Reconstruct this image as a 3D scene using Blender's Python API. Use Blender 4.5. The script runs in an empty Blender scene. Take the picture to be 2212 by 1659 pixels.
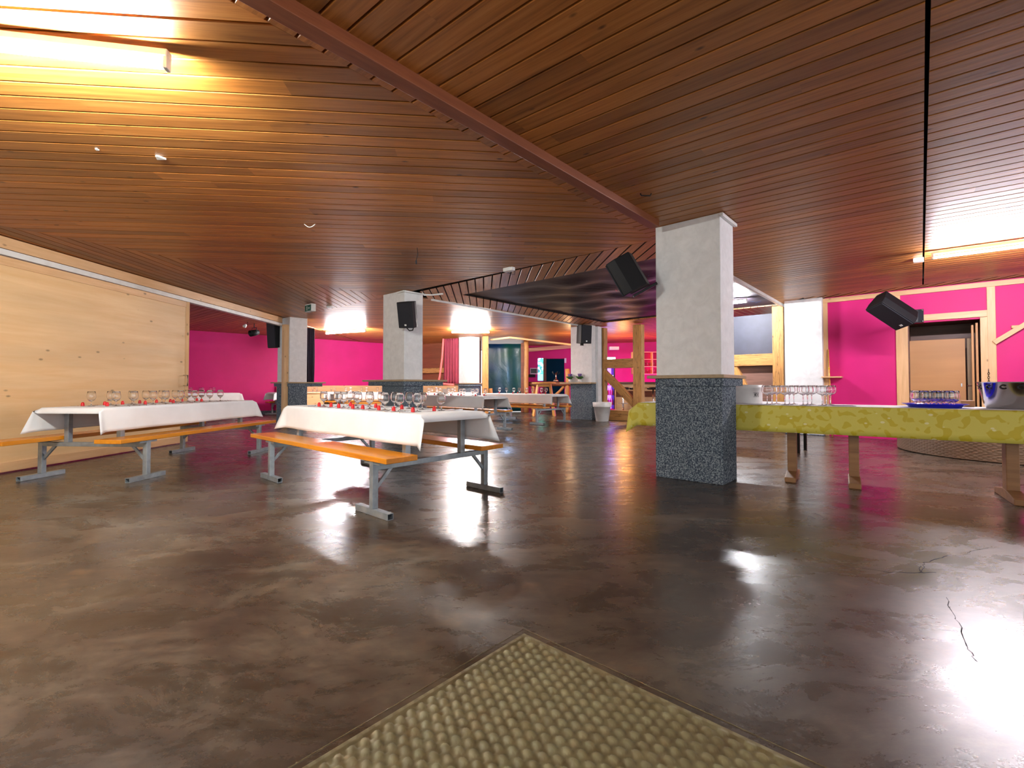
import bpy, math, random
from mathutils import Vector, Matrix
random.seed(7)
C = bpy.context.scene.collection
sc = bpy.context.scene
R = math.radians
# ---------------------------------------------------------------- camera, world, exposure
F, CX, CY, PITCH, EYE = 1010.0, 1106.0, 810.0, 1.3, 1.0
cam_d = bpy.data.cameras.new('camera'); cam = bpy.data.objects.new('camera', cam_d); C.objects.link(cam)
cam_d.sensor_width = 36; cam_d.lens = F*36/2212; cam_d.shift_y = (CY-829.5)/2212
cam_d.clip_start = .02; cam_d.clip_end = 100
cam.location = (0, 0, EYE); cam.rotation_euler = (R(90+PITCH), 0, 0)
sc.camera = cam
w = bpy.data.worlds.new('world'); sc.world = w; w.use_nodes = True
w.node_tree.nodes['Background'].inputs[0].default_value = (.97, .98, 1, 1)
w.node_tree.nodes['Background'].inputs[1].default_value = .30
sc.view_settings.view_transform = 'Standard'; sc.view_settings.look = 'None'
sc.view_settings.gamma = 1; sc.view_settings.exposure = 3.05
sc.view_settings.use_curve_mapping = False
TUBE_NEAR, TUBE_RIGHT, TUBE_FAR, TUBE_BACK, TUBE_FOIL = 105, 84, 150, 120, 190
sc.cycles.max_bounces = 12; sc.cycles.transmission_bounces = 14; sc.cycles.glossy_bounces = 6; sc.cycles.diffuse_bounces = 6; sc.cycles.transparent_max_bounces = 16
sc.cycles.sample_clamp_indirect = 6
try: sc.cycles.use_denoising = True
except Exception: pass
# ---------------------------------------------------------------- measuring helpers
def ray(px, py):
    x = (px-CX)/F; y = (CY-py)/F; c, s = math.cos(R(PITCH)), math.sin(R(PITCH))
    return Vector((x, c-y*s, s+y*c))
def P(px, py, z):
    r = ray(px, py); t = (z-EYE)/r.z
    return Vector((r.x*t, r.y*t, z))
def D(px, py, d):
    r = ray(px, py); t = d/r.y
    return Vector((r.x*t, d, EYE+r.z*t))
H = 2.76
def CE(px, py): return P(px, py, H)
def xy(v): return (v[0], v[1])
def onl(px, a, b, py=833):
    r = ray(px, py); k = r.x/r.y
    # a + t(b-a), X = kY
    dx, dy = b[0]-a[0], b[1]-a[1]
    t = (k*a[1]-a[0])/(dx-k*dy)
    return Vector((a[0]+t*dx, a[1]+t*dy))
def zat(px, py, p):   # height seen at pixel row py on the upright at plan point p
    r = ray(px, py); return EYE + r.z/r.y*p[1]
U = Vector((math.sin(R(42.1)), math.cos(R(42.1)), 0)); V = Vector((-math.cos(R(42.1)), math.sin(R(42.1)), 0))
AU = math.atan2(U.y, U.x); AV = math.atan2(V.y, V.x)
# ---------------------------------------------------------------- materials
def srgb(r, g, b):
    f = lambda c: (c/255/12.92) if c/255 <= .04045 else ((c/255+.055)/1.055)**2.4
    return (f(r), f(g), f(b), 1)
class NT:
    def __init__(s, name):
        s.m = bpy.data.materials.new(name); s.m.use_nodes = True
        s.t = s.m.node_tree; s.b = s.t.nodes['Principled BSDF']
    def n(s, typ, **kw):
        nd = s.t.nodes.new(typ)
        for k, v in kw.items():
            if k == 'i':
                for kk, vv in v.items(): nd.inputs[kk].default_value = vv
            else: setattr(nd, k, v)
        return nd
    def l(s, a, b): s.t.links.new(a, b)
    def ramp(s, fac, stops):
        r = s.n('ShaderNodeValToRGB'); el = r.color_ramp.elements
        while len(el) < len(stops): el.new(.5)
        for e, (p, c) in zip(el, stops): e.position = p; e.color = c
        s.l(fac, r.inputs[0]); return r.outputs[0]
    def mix(s, fac, a, b, mode='MIX'):
        m = s.n('ShaderNodeMix', data_type='RGBA', blend_type=mode)
        for k, v in ((0, fac), (6, a), (7, b)):
            if hasattr(v, 'is_linked') or hasattr(v, 'links'): s.l(v, m.inputs[k])
            else: m.inputs[k].default_value = v
        return m.outputs[2]
    def bump(s, h, st, dist=.01):
        b = s.n('ShaderNodeBump', i={'Strength': st, 'Distance': dist}); s.l(h, b.inputs['Height']); s.l(b.outputs[0], s.b.inputs['Normal'])
    def objco(s, scale=(1, 1, 1), rnd=True):
        tc = s.n('ShaderNodeTexCoord'); mp = s.n('ShaderNodeMapping'); mp.inputs['Scale'].default_value = scale
        if rnd:
            oi = s.n('ShaderNodeObjectInfo'); ad = s.n('ShaderNodeVectorMath', operation='MULTIPLY_ADD')
            ad.inputs[1].default_value = (17, 9, 23); s.l(oi.outputs['Random'], ad.inputs[0]); s.l(tc.outputs['Object'], ad.inputs[2])
            s.l(ad.outputs[0], mp.inputs[0])
        else: s.l(tc.outputs['Object'], mp.inputs[0])
        return mp.outputs[0]
    def noise(s, vec, sc_=5, det=4, rough=.5, dist=0):
        n = s.n('ShaderNodeTexNoise', i={'Scale': sc_, 'Detail': det, 'Roughness': rough, 'Distortion': dist})
        if vec is not None: s.l(vec, n.inputs['Vector'])
        return n.outputs[0]
def plain(name, col, rough=.5, metal=0, spec=.5, **kw):
    m = NT(name); vec = m.objco(); n = m.noise(vec, 6, 3)
    c2 = tuple(x*.86 for x in col[:3])+(1,)
    m.l(m.ramp(n, [(.35, c2), (.65, col)]), m.b.inputs['Base Color'])
    m.b.inputs['Roughness'].default_value = rough; m.b.inputs['Metallic'].default_value = metal
    m.b.inputs['Specular IOR Level'].default_value = spec
    for k, v in kw.items(): m.b.inputs[k.replace('_', ' ')].default_value = v
    return m.m
def wood(name, c_lo, c_hi, rough=.45, knots=.0, grain=1.0, spec=.5, cracks=0, bumpy=.15):
    m = NT(name); v = m.objco((.8*grain, 9*grain, 9*grain))
    n1 = m.noise(v, 2.2, 6, .6, .3)
    col = m.ramp(n1, [(.25, c_lo), (.7, c_hi)])
    v2 = m.objco((.3, 2.2, 2.2)); n2 = m.noise(v2, 1.5, 2)
    col = m.mix(m.ramp(n2, [(.4, (0, 0, 0, 1)), (.7, (.55, .55, .55, 1))]), col, tuple(x*.72 for x in c_hi[:3])+(1,))
    if knots:
        vo = m.n('ShaderNodeTexVoronoi', i={'Scale': 2.6, 'Randomness': 1}); m.l(m.objco((1.1, 2.2, 2.2)), vo.inputs['Vector'])
        k = m.ramp(vo.outputs['Distance'], [(.045, (1, 1, 1, 1)), (.10, (0, 0, 0, 1))])
        col = m.mix(k, col, tuple(x*knots for x in c_lo[:3])+(1,))
    if cracks:
        n3 = m.noise(m.objco((.5, 9, 9)), 2.2, 3, .5, .2)
        k = m.ramp(n3, [(.485, (0, 0, 0, 1)), (.5, (cracks,)*3+(1,)), (.515, (0, 0, 0, 1))])
        col = m.mix(k, col, tuple(x*.22 for x in c_lo[:3])+(1,))
    m.l(col, m.b.inputs['Base Color']); m.b.inputs['Roughness'].default_value = rough
    m.b.inputs['Specular IOR Level'].default_value = spec
    m.bump(n1, bumpy, .004)
    return m.m
def emis(name, col, st):
    m = NT(name); m.b.inputs['Base Color'].default_value = (.8, .8, .8, 1)
    m.b.inputs['Emission Color'].default_value = col; m.b.inputs['Emission Strength'].default_value = st
    return m.m
# ceiling boards: UV = along, across ; attribute tint = per board
def board_mat(name, c1, c2, c3):
    m = NT(name); uv = m.n('ShaderNodeUVMap', uv_map='UVMap'); at = m.n('ShaderNodeAttribute', attribute_name='tint')
    mp = m.n('ShaderNodeMapping'); mp.inputs['Scale'].default_value = (.7, 14, 1); m.l(uv.outputs[0], mp.inputs[0])
    n1 = m.noise(mp.outputs[0], 2.4, 6, .6, .4)
    col = m.ramp(n1, [(.28, c1), (.5, c2), (.78, c3)])
    hs = m.n('ShaderNodeHueSaturation'); mr = m.n('ShaderNodeMapRange', i={'To Min': .66, 'To Max': 1.18}); m.l(at.outputs['Fac'], mr.inputs[0]); m.l(mr.outputs[0], hs.inputs['Value']); m.l(col, hs.inputs['Color'])
    vo = m.n('ShaderNodeTexVoronoi', i={'Scale': 1.0, 'Randomness': 1}); mp2 = m.n('ShaderNodeMapping'); mp2.inputs['Scale'].default_value = (3.2, 7, 1)
    m.l(uv.outputs[0], mp2.inputs[0]); m.l(mp2.outputs[0], vo.inputs['Vector'])
    k = m.ramp(vo.outputs['Distance'], [(.05, (.9, .9, .9, 1)), (.11, (0, 0, 0, 1))])
    vs = m.n('ShaderNodeMath', operation='GREATER_THAN'); sp = m.n('ShaderNodeSeparateColor'); m.l(vo.outputs['Color'], sp.inputs[0]); m.l(sp.outputs[0], vs.inputs[0]); vs.inputs[1].default_value = .45
    kk = m.n('ShaderNodeMath', operation='MULTIPLY'); m.l(k, kk.inputs[0]); m.l(vs.outputs[0], kk.inputs[1])
    col2 = m.mix(kk.outputs[0], hs.outputs[0], tuple(x*.3 for x in c1[:3])+(1,))
    m.l(col2, m.b.inputs['Base Color']); m.b.inputs['Roughness'].default_value = .42
    m.bump(n1, .12, .003)
    return m.m
M = {}
M['ceil'] = board_mat('ceiling_boards', srgb(140, 84, 34), srgb(180, 114, 50), srgb(202, 138, 70))
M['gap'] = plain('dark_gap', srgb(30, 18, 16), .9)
M['pine'] = wood('pale_pine', srgb(226, 180, 122), srgb(240, 202, 150), .5, .45, .6, bumpy=.05)
M['pine_trim'] = wood('pine_trim', srgb(214, 165, 112), srgb(236, 192, 142), .45, .4, 1.4)
M['timber'] = wood('old_timber', srgb(150, 98, 48), srgb(205, 150, 84), .6, .25, 1.6, cracks=.9, bumpy=.4)
M['log'] = wood('log_wood', srgb(150, 92, 45), srgb(214, 158, 92), .6, .25, 1.6, cracks=.6, bumpy=.5)
M['beam'] = wood('ceiling_beam', srgb(120, 62, 36), srgb(156, 88, 52), .5, .3, 1.5)
M['bench'] = wood('varnished_bench', srgb(196, 112, 22), srgb(232, 150, 36), .22, .0, 1.2)
M['ply'] = wood('plywood', srgb(190, 138, 84), srgb(202, 150, 96), .5, 0, .3, bumpy=.05)
M['dwood'] = wood('dark_wood', srgb(70, 40, 28), srgb(110, 66, 44), .45, 0, 1)
M['walnut'] = wood('walnut_panel', srgb(86, 60, 52), srgb(140, 102, 88), .5, 0, .8)
M['brownwall'] = wood('brown_panel', srgb(110, 58, 34), srgb(140, 76, 46), .5, 0, .6)
M['shelf'] = wood('shelf_wood', srgb(142, 122, 92), srgb(176, 152, 116), .5, 0, 1)
M['trestle'] = wood('trestle_wood', srgb(120, 82, 48), srgb(164, 118, 74), .45, 0, 1)
M['stool_wood'] = wood('high_table_wood', srgb(200, 140, 60), srgb(232, 176, 92), .4, .3, 1.4)
M['white'] = plain('white_plastic', srgb(235, 235, 232), .4)
M['black'] = plain('black_plastic', srgb(12, 12, 17), .6, 0, .35)
M['grille'] = plain('speaker_grille', srgb(26, 28, 38), .75)
M['blackm'] = plain('black_metal', srgb(22, 22, 24), .35, .3)
M['chrome'] = plain('chrome', srgb(225, 225, 228), .08, 1)
M['steel'] = plain('bucket_steel', srgb(205, 205, 208), .12, 1)
M['pot'] = plain('white_pot', srgb(236, 232, 230), .35)
M['green'] = plain('leaf_green', srgb(70, 120, 50), .6)
M['lav'] = plain('lavender_flower', srgb(120, 90, 160), .7)
M['red'] = plain('red_foil', srgb(214, 22, 30), .3)
M['signg'] = plain('sign_green', srgb(0, 92, 78), .4)
M['darkteal'] = plain('dark_teal', srgb(0, 44, 54), .9, 0, .1)
M['rail_log'] = wood('rail_log', srgb(84, 44, 30), srgb(130, 74, 48), .6, .25, 1.6, cracks=.6, bumpy=.5)
M['yel'] = plain('yellow_sticker', srgb(225, 190, 10), .5)
M['ink'] = plain('black_ink', srgb(25, 22, 30), .5)
# galvanised tube
m = NT('galvanised_steel'); n = m.noise(m.objco((1, 1, 1)), 14, 2)
m.l(m.ramp(n, [(.3, srgb(140, 148, 154)), (.7, srgb(166, 174, 180))]), m.b.inputs['Base Color']); m.b.inputs['Metallic'].default_value = .55; m.b.inputs['Roughness'].default_value = .42; M['galv'] = m.m
# plaster
m = NT('white_plaster'); v = m.objco((1, 1, 1)); n = m.noise(v, 9, 6, .6, .5); n2 = m.noise(v, 60, 2)
m.l(m.ramp(n, [(.3, srgb(214, 214, 214)), (.7, srgb(230, 230, 230))]), m.b.inputs['Base Color']); m.b.inputs['Roughness'].default_value = .75
m.bump(n, .35, .01); M['plaster'] = m.m
# carpet
m = NT('grey_carpet'); v = m.objco((1, 1, 1)); n = m.noise(v, 75, 2, .7)
m.l(m.ramp(n, [(.38, srgb(52, 60, 74)), (.5, srgb(86, 98, 110)), (.64, srgb(146, 156, 162))]), m.b.inputs['Base Color']); m.b.inputs['Roughness'].default_value = .95; m.b.inputs['Specular IOR Level'].default_value = .1
m.bump(n, .5, .006); M['carpet'] = m.m
# pink paint
m = NT('pink_paint'); v = m.objco((1, 1, 1)); n = m.noise(v, 2.0, 3)
m.l(m.ramp(n, [(.3, srgb(206, 2, 112)), (.7, srgb(214, 4, 120))]), m.b.inputs['Base Color']); m.b.inputs['Roughness'].default_value = .6
m.bump(m.noise(v, 90, 3), .1, .003); M['pink'] = m.m
# cloths
m = NT('white_cloth'); v = m.objco((1, 1, 1)); n = m.noise(v, 3, 3)
m.l(m.ramp(n, [(.3, srgb(224, 224, 226)), (.7, srgb(236, 236, 238))]), m.b.inputs['Base Color']); m.b.inputs['Roughness'].default_value = .7
m.bump(m.noise(m.objco((1, 6, 6)), 8, 3), .15, .004); M['cloth'] = m.m
m = NT('yellow_cloth'); v = m.objco((1, 1, 1), False)
vo = m.n('ShaderNodeTexVoronoi', i={'Scale': 9.0, 'Randomness': 1}); m.l(m.objco((1, 1, 1.6), False), vo.inputs['Vector'])
nz = m.noise(v, 13, 1, .4, .3)
leaf = m.ramp(nz, [(.555, (0, 0, 0, 1)), (.575, (1, 1, 1, 1))])
col = m.mix(leaf, srgb(216, 204, 90), srgb(204, 184, 44))
fl = m.ramp(vo.outputs['Distance'], [(.13, (.9, .9, .9, 1)), (.17, (0, 0, 0, 1))])
col = m.mix(fl, col, srgb(232, 226, 170))
m.l(col, m.b.inputs['Base Color']); m.b.inputs['Roughness'].default_value = .6; M['yellow'] = m.m
m = NT('marble_print_cloth'); n = m.noise(m.objco((3, 9, 9)), 2, 4, .5, 1.2)
m.l(m.ramp(n, [(.45, srgb(232, 232, 238)), (.5, srgb(196, 198, 208)), (.56, srgb(232, 232, 238))]), m.b.inputs['Base Color']); M['marble'] = m.m
# floor
m = NT('polished_concrete'); v = m.objco((.75, 1.3, 1), False)
a = m.noise(v, .6, 10, .68, .7); b_ = m.noise(v, 2.6, 10, .72, .5); c_ = m.noise(v, 14, 6, .7)
v2 = m.objco((1, 1, 1), False)
col = m.ramp(a, [(.34, srgb(48, 39, 34)), (.46, srgb(74, 61, 50)), (.56, srgb(98, 86, 72)), (.68, srgb(116, 114, 106))])
col = m.mix(m.ramp(b_, [(.36, (.85, .85, .85, 1)), (.60, (0, 0, 0, 1))]), col, srgb(54, 42, 32))
col = m.mix(m.ramp(b_, [(.58, (0, 0, 0, 1)), (.70, (.55, .55, .55, 1))]), col, srgb(118, 88, 58))
col = m.mix(m.ramp(c_, [(.35, (.35, .35, .35, 1)), (.6, (0, 0, 0, 1))]), col, srgb(30, 24, 22))
m.l(col, m.b.inputs['Base Color'])
rr = m.n('ShaderNodeMapRange', i={'From Min': .3, 'From Max': .7, 'To Min': .20, 'To Max': .36}); m.l(b_, rr.inputs[0]); m.l(rr.outputs[0], m.b.inputs['Roughness'])
m.b.inputs['Specular IOR Level'].default_value = .62
m.bump(m.noise(v, 26, 5, .65), .05, .01); M['floor'] = m.m
# foil over the dance floor
m = NT('black_foil'); v = m.objco((1, 1, 1), False); n = m.noise(m.objco((.5, 1.6, 1), False), 2, 5, .6, 1.0)
m.l(m.ramp(n, [(.3, srgb(26, 20, 28)), (.7, srgb(48, 38, 48))]), m.b.inputs['Base Color']); m.b.inputs['Roughness'].default_value = .55
m.bump(n, .25, .05); M['foil'] = m.m
m = NT('blue_tarp'); v = m.objco((1, 1, 1), False)
gr = m.noise(m.objco((.6, .6, .5), False), 1.2, 2)
m.l(m.ramp(gr, [(.38, srgb(0, 44, 90)), (.5, srgb(0, 56, 66)), (.62, srgb(0, 62, 46))]), m.b.inputs['Base Color']); m.b.inputs['Roughness'].default_value = .38
m.bump(m.noise(v, 2, 4, .6, 1), .5, .05); M['tarp'] = m.m
# curtains
M['cdark'] = plain('dark_curtain', srgb(34, 26, 44), .9)
M['cred'] = plain('red_curtain', srgb(118, 30, 50), .85)
M['ccoral'] = plain('coral_hem', srgb(232, 96, 92), .8)
# wicker
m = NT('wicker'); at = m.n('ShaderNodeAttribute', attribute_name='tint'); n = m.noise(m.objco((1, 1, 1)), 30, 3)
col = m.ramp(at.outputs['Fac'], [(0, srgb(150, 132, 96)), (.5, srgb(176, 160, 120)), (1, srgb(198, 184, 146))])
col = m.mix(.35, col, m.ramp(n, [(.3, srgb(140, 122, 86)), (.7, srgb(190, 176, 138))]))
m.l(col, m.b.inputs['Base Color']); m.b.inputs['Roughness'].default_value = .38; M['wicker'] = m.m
M['wicker_brown'] = plain('brown_wicker', srgb(138, 112, 90), .45)
M['wback'] = plain('wicker_dark_brown', srgb(46, 36, 24), .8)  # dark brown of the table plinth and the daybed core
# glass
def glass(name, col=(1, 1, 1, 1), rough=0.0, ior=1.45):
    m = NT(name); m.b.inputs['Base Color'].default_value = col; m.b.inputs['Transmission Weight'].default_value = 1
    m.b.inputs['Roughness'].default_value = rough; m.b.inputs['IOR'].default_value = ior
    n = m.noise(m.objco(), 4, 2); m.l(m.ramp(n, [(0, col), (1, col)]), m.b.inputs['Base Color'])
    return m.m
M['glass'] = glass('clear_glass'); M['pane'] = glass('table_glass', (.93, .97, .95, 1), 0, 1.3)
M['blueg'] = plain('blue_tray', srgb(10, 20, 215), .12)
M['screen'] = plain('dark_screen', srgb(28, 30, 40), .15)
# ---------------------------------------------------------------- mesh builder
class MB:
    def __init__(s): s.v = []; s.f = []; s.sm = []; s.mi = []
    def add(s, vs, fs, smooth=False, mi=0):
        o = len(s.v); s.v += [tuple(v) for v in vs]; s.f += [tuple(i+o for i in f) for f in fs]; s.sm += [smooth]*len(fs); s.mi += [mi]*len(fs); return s
    def box(s, c, d, rot=None, mi=0):
        vs = [Vector((x*d[0]/2, y*d[1]/2, z*d[2]/2)) for z in (-1, 1) for y in (-1, 1) for x in (-1, 1)]
        if rot is not None: vs = [rot @ v for v in vs]
        vs = [v+Vector(c) for v in vs]
        return s.add(vs, [(0, 2, 3, 1), (4, 5, 7, 6), (0, 1, 5, 4), (2, 6, 7, 3), (0, 4, 6, 2), (1, 3, 7, 5)], mi=mi)
    def lathe(s, prof, n=24, c=(0, 0, 0), mi=0, closed=False):
        vs = []; fs = []
        for r, z in prof:
            for k in range(n):
                a = 2*math.pi*k/n; vs.append((c[0]+r*math.cos(a), c[1]+r*math.sin(a), c[2]+z))
        for i in range(len(prof)-1):
            for k in range(n):
                k2 = (k+1) % n; fs.append((i*n+k, i*n+k2, (i+1)*n+k2, (i+1)*n+k))
        return s.add(vs, fs, True, mi)
    def tube(s, pts, r, n=10, caps=True, mi=0):
        pts = [Vector(p) for p in pts]; vs = []; fs = []; N = len(pts)
        up = Vector((0, 0, 1)); 
        for i, p in enumerate(pts):
            t = (pts[min(i+1, N-1)]-pts[max(i-1, 0)]).normalized()
            a = t.cross(up) if abs(t.dot(up)) < .95 else t.cross(Vector((1, 0, 0)))
            a.normalize(); b = a.cross(t)
            rr = r[i] if isinstance(r, (list, tuple)) else r
            for k in range(n):
                g = 2*math.pi*k/n; vs.append(p+a*math.cos(g)*rr+b*math.sin(g)*rr)
        for i in range(N-1):
            for k in range(n):
                k2 = (k+1) % n; fs.append((i*n+k, i*n+k2, (i+1)*n+k2, (i+1)*n+k))
        if caps: fs += [tuple(range(n-1, -1, -1)), tuple((N-1)*n+k for k in range(n))]
        return s.add(vs, fs, True, mi)
    def prism(s, poly, z0, z1, mi=0):
        n = len(poly); ar = sum(poly[i][0]*poly[(i+1) % n][1]-poly[(i+1) % n][0]*poly[i][1] for i in range(n))
        if ar < 0: poly = poly[::-1]
        vs = [(x, y, z0) for x, y in poly]+[(x, y, z1) for x, y in poly]
        fs = [tuple(range(n-1, -1, -1)), tuple(range(n, 2*n))]+[(i, (i+1) % n, n+(i+1) % n, n+i) for i in range(n)]
        return s.add(vs, fs, mi=mi)
    def mesh(s, name, mats):
        me = bpy.data.meshes.new(name); me.from_pydata(s.v, [], s.f)
        for m_ in (mats if isinstance(mats, (list, tuple)) else [mats]): me.materials.append(m_)
        for p, sm, mi in zip(me.polygons, s.sm, s.mi): p.use_smooth = sm; p.material_index = mi
        me.update(); return me
    def build(s, name, mats, parent=None, bevel=0, loc=None, rot=None):
        o = bpy.data.objects.new(name, s.mesh(name, mats)); C.objects.link(o)
        if parent is not None: o.parent = parent
        if loc is not None: o.location = loc
        if rot is not None: o.rotation_euler = rot
        if bevel:
            b = o.modifiers.new('bevel', 'BEVEL'); b.width = bevel; b.segments = 2; b.limit_method = 'ANGLE'
            b.harden_normals = False
        return o
def tag(o, label=None, cat=None, group=None, kind=None):
    if label: o['label'] = label
    if cat: o['category'] = cat
    if group: o['group'] = group
    if kind: o['kind'] = kind
    return o
def struct(o): o['kind'] = 'structure'; return o
def thing(name, label, cat, loc=(0, 0, 0), rz=0, group=None):
    o = bpy.data.objects.new(name, None); C.objects.link(o); o.location = loc; o.rotation_euler = (0, 0, rz); o.empty_display_size = .1
    return tag(o, label, cat, group)
def bar(name, p0, p1, w_, h_, mat, parent=None, bevel=.004, up=(0, 0, 1)):
    """a member of section w x h from p0 to p1, its own X axis along it"""
    p0, p1 = Vector(p0), Vector(p1); d = p1-p0; L = d.length; x = d.normalized(); upv = Vector(up)
    if abs(x.dot(upv)) > .98: upv = Vector((U.x, U.y, 0)) if not isinstance(up, Vector) or abs(x.dot(up)) > .98 else up
    y = upv.cross(x).normalized(); z = x.cross(y)
    o = MB().box((L/2, 0, 0), (L, w_, h_)).build(name, mat, parent, bevel)
    o.matrix_local = Matrix(((x.x, y.x, z.x, p0.x), (x.y, y.y, z.y, p0.y), (x.z, y.z, z.z, p0.z), (0, 0, 0, 1)))
    return o
def copy_tree(o, parent=None):
    c = o.copy(); C.objects.link(c)
    if parent is not None: c.parent = parent
    for ch in list(o.children): copy_tree(ch, c)
    return c
def place(o, loc, rz=0, label=None, group=None):
    o.location = loc; o.rotation_euler = (0, 0, rz)
    if label: o['label'] = label
    if group: o['group'] = group
    return o
def along(a, b, z0, z1, t, name, mat, off=0, parent=None):
    """wall slab standing on the plan line a-b, its thickness on the side away from the middle of the hall"""
    a, b = Vector(a[:2]), Vector(b[:2]); d = (b-a); L = d.length; x = d/L; n = Vector((-x.y, x.x)); mid = (a+b)/2
    if (mid+n-Vector((0, 8))).length < (mid-n-Vector((0, 8))).length: n = -n
    s_ = 1 if n.dot(Vector((-x.y, x.x))) > 0 else -1
    o = MB().box((L/2, s_*(t/2+off), (z0+z1)/2), (L, t, z1-z0)).build(name, mat, parent)
    o.location = (a.x, a.y, 0); o.rotation_euler = (0, 0, math.atan2(d.y, d.x)); return o
def clip(poly, nx, ny, c):   # keep nx*x+ny*y >= c
    out = []
    for i in range(len(poly)):
        p, q = poly[i], poly[(i+1) % len(poly)]; dp = nx*p[0]+ny*p[1]-c; dq = nx*q[0]+ny*q[1]-c
        if dp >= 0: out.append(p)
        if dp*dq < 0:
            t = dp/(dp-dq); out.append((p[0]+t*(q[0]-p[0]), p[1]+t*(q[1]-p[1])))
    return out
def boards(poly, ang, pitch=.144, gap=.012, z=H, thick=.022, off=0., mat='ceil', tint=(0, 1), seglen=(2.5, 5.5), dark=False):
    poly = [xy(p) for p in poly]; a = R(ang); dx, dy = math.sin(a), math.cos(a); nx, ny = -dy, dx
    cs = [nx*p[0]+ny*p[1] for p in poly]; ss = [dx*p[0]+dy*p[1] for p in poly]
    mb = MB(); uvs = []; tints = []
    k0 = math.floor((min(cs)-off)/pitch)
    for k in range(k0, math.ceil((max(cs)-off)/pitch)+1):
        c0 = off+k*pitch
        q = clip(clip(poly, nx, ny, c0+gap/2), -nx, -ny, -(c0+pitch-gap/2))
        if len(q) < 3: continue
        rr = random.Random(k*31+int(off*1000)); s0 = min(ss)-rr.random()*4
        while s0 < max(ss):
            s1 = s0+rr.uniform(*seglen); g = clip(clip(q, dx, dy, s0), -dx, -dy, -s1)
            t = tint[0]+(tint[1]-tint[0])*rr.random(); du = rr.random()*50
            if len(g) >= 3:
                f0 = len(mb.f); ch = .0035; n = len(g)
                ar = sum(g[i][0]*g[(i+1) % n][1]-g[(i+1) % n][0]*g[i][1] for i in range(n))
                if ar < 0: g = g[::-1]
                cen = (sum(p[0] for p in g)/n, sum(p[1] for p in g)/n)
                # chamfer across the board only
                cm = c0+pitch/2
                def ins(p):
                    cc = nx*p[0]+ny*p[1]; e = ch if cc < cm else -ch
                    return (p[0]+nx*e, p[1]+ny*e)
                vs = [(*ins(p), z) for p in g]+[(*p, z+ch) for p in g]+[(*p, z+thick) for p in g]
                fs = [tuple(range(n-1, -1, -1))]
                for r_ in range(2): fs += [(r_*n+i, r_*n+(i+1) % n, (r_+1)*n+(i+1) % n, (r_+1)*n+i) for i in range(n)]
                mb.add(vs, fs)
                if dark:  # slot sides coloured dark to stand in for the shade of deep slots
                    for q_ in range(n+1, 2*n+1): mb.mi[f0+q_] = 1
                for f in fs:
                    for i in f: uvs.append((dx*vs[i][0]+dy*vs[i][1]+du, nx*vs[i][0]+ny*vs[i][1]))
                tints += [t]*len(fs)
            s0 = s1
    mb.prism([xy(p) for p in poly], z+thick, z+thick+.03, mi=1)
    npz = len(poly)+2
    me = mb.mesh('ceiling', [M[mat], M['gap']])
    uvl = me.uv_layers.new(name='UVMap'); nl = len(me.loops)
    while len(uvs) < nl: uvs.append((0, 0))
    uvl.data.foreach_set('uv', [c for t in uvs for c in t])
    at = me.attributes.new('tint', 'FLOAT', 'FACE'); tints += [.3]*(len(me.polygons)-len(tints)); at.data.foreach_set('value', tints)
    o = bpy.data.objects.new('ceiling', me); C.objects.link(o); return struct(o)
# ---------------------------------------------------------------- the setting: floor, ceiling, walls
o = struct(MB().prism([(-18, -4), (14, -4), (14, 26), (-18, 26)], -.1, 0).build('floor', M['floor']))
b0 = P(555, 0, 2.70); b1 = P(1415, 491, 2.70); bd = (b1-b0); bd.z = 0; bd.normalize()
def beam_at(y): return (b0.x+bd.x*(y-b0.y)/bd.y, y)
S1, S2 = CE(907, 630), CE(1415, 518); sd = (S1-S2).normalized()
M2 = CE(832, 641)
A_, B_, C_ = CE(998, 637), CE(1306, 697), CE(1692, 658); D_ = A_+(C_-B_)
T1, T2 = CE(925, 645), CE(1248, 701)
mitre = (M2-CE(0, 487)).normalized()
ML = CE(0, 487)+mitre*((-6.15-CE(0, 487).x)/mitre.x)
WL = (-6.0, 12.35)
L_ = [beam_at(-4), S2, M2, ML, (-6.15, -4)]
boards(L_, 85, .144, .012, off=.03)
W0 = P(1779.5, 646.4, 2.74); W1 = P(2212, 601.6, 2.74); wd = (W0-W1); wd.z = 0; wd.normalize()
wn = Vector((-wd.y, wd.x, 0)); wn = wn if wn.dot(Vector((0, 5, 0))-W0) > 0 else -wn
wr = lambda s: W0-wd*s
q0 = wr(-.3)+wn*.34; q1 = wr(6.5)+wn*.34
R_ = [beam_at(-4), S2, D_, C_, q0, q1, (q1.x, -4)]
j0, j1 = CE(2005, 0), CE(1994, 612); jd = (j1-j0).normalized(); jn = (-jd.y, jd.x); jc = jn[0]*j0.x+jn[1]*j0.y
Rp = [xy(p) for p in R_]
boards(clip(Rp, jn[0], jn[1], jc+.01), -50.6, .144, .012, off=.05, tint=(0, .8))
boards(clip(Rp, -jn[0], -jn[1], -(jc-.01)), -50.6, .144, .012, off=.12, tint=(0, .8))
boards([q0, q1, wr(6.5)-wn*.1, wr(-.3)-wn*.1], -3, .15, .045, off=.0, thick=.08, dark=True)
boards([M2, WL, ML], -2.5, .144, .012, off=.02, tint=(0, .7))
boards([WL, M2, T1, T2, T2+U*9, (T2.x+U.x*9, 23), (-6.0, 23)], 88.5, .144, .008, off=.0)
boards([(-6.15, 4.4), (-6.05, 23), (-16, 23), (-16, 4.4)], -50, .144, .012, off=.0, tint=(0, .6))
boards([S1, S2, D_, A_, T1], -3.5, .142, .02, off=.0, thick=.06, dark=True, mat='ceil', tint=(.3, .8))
boards([A_, B_, T2, T1], -3.5, .142, .018, off=.0, thick=.06, dark=True, tint=(.3, .8))
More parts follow.
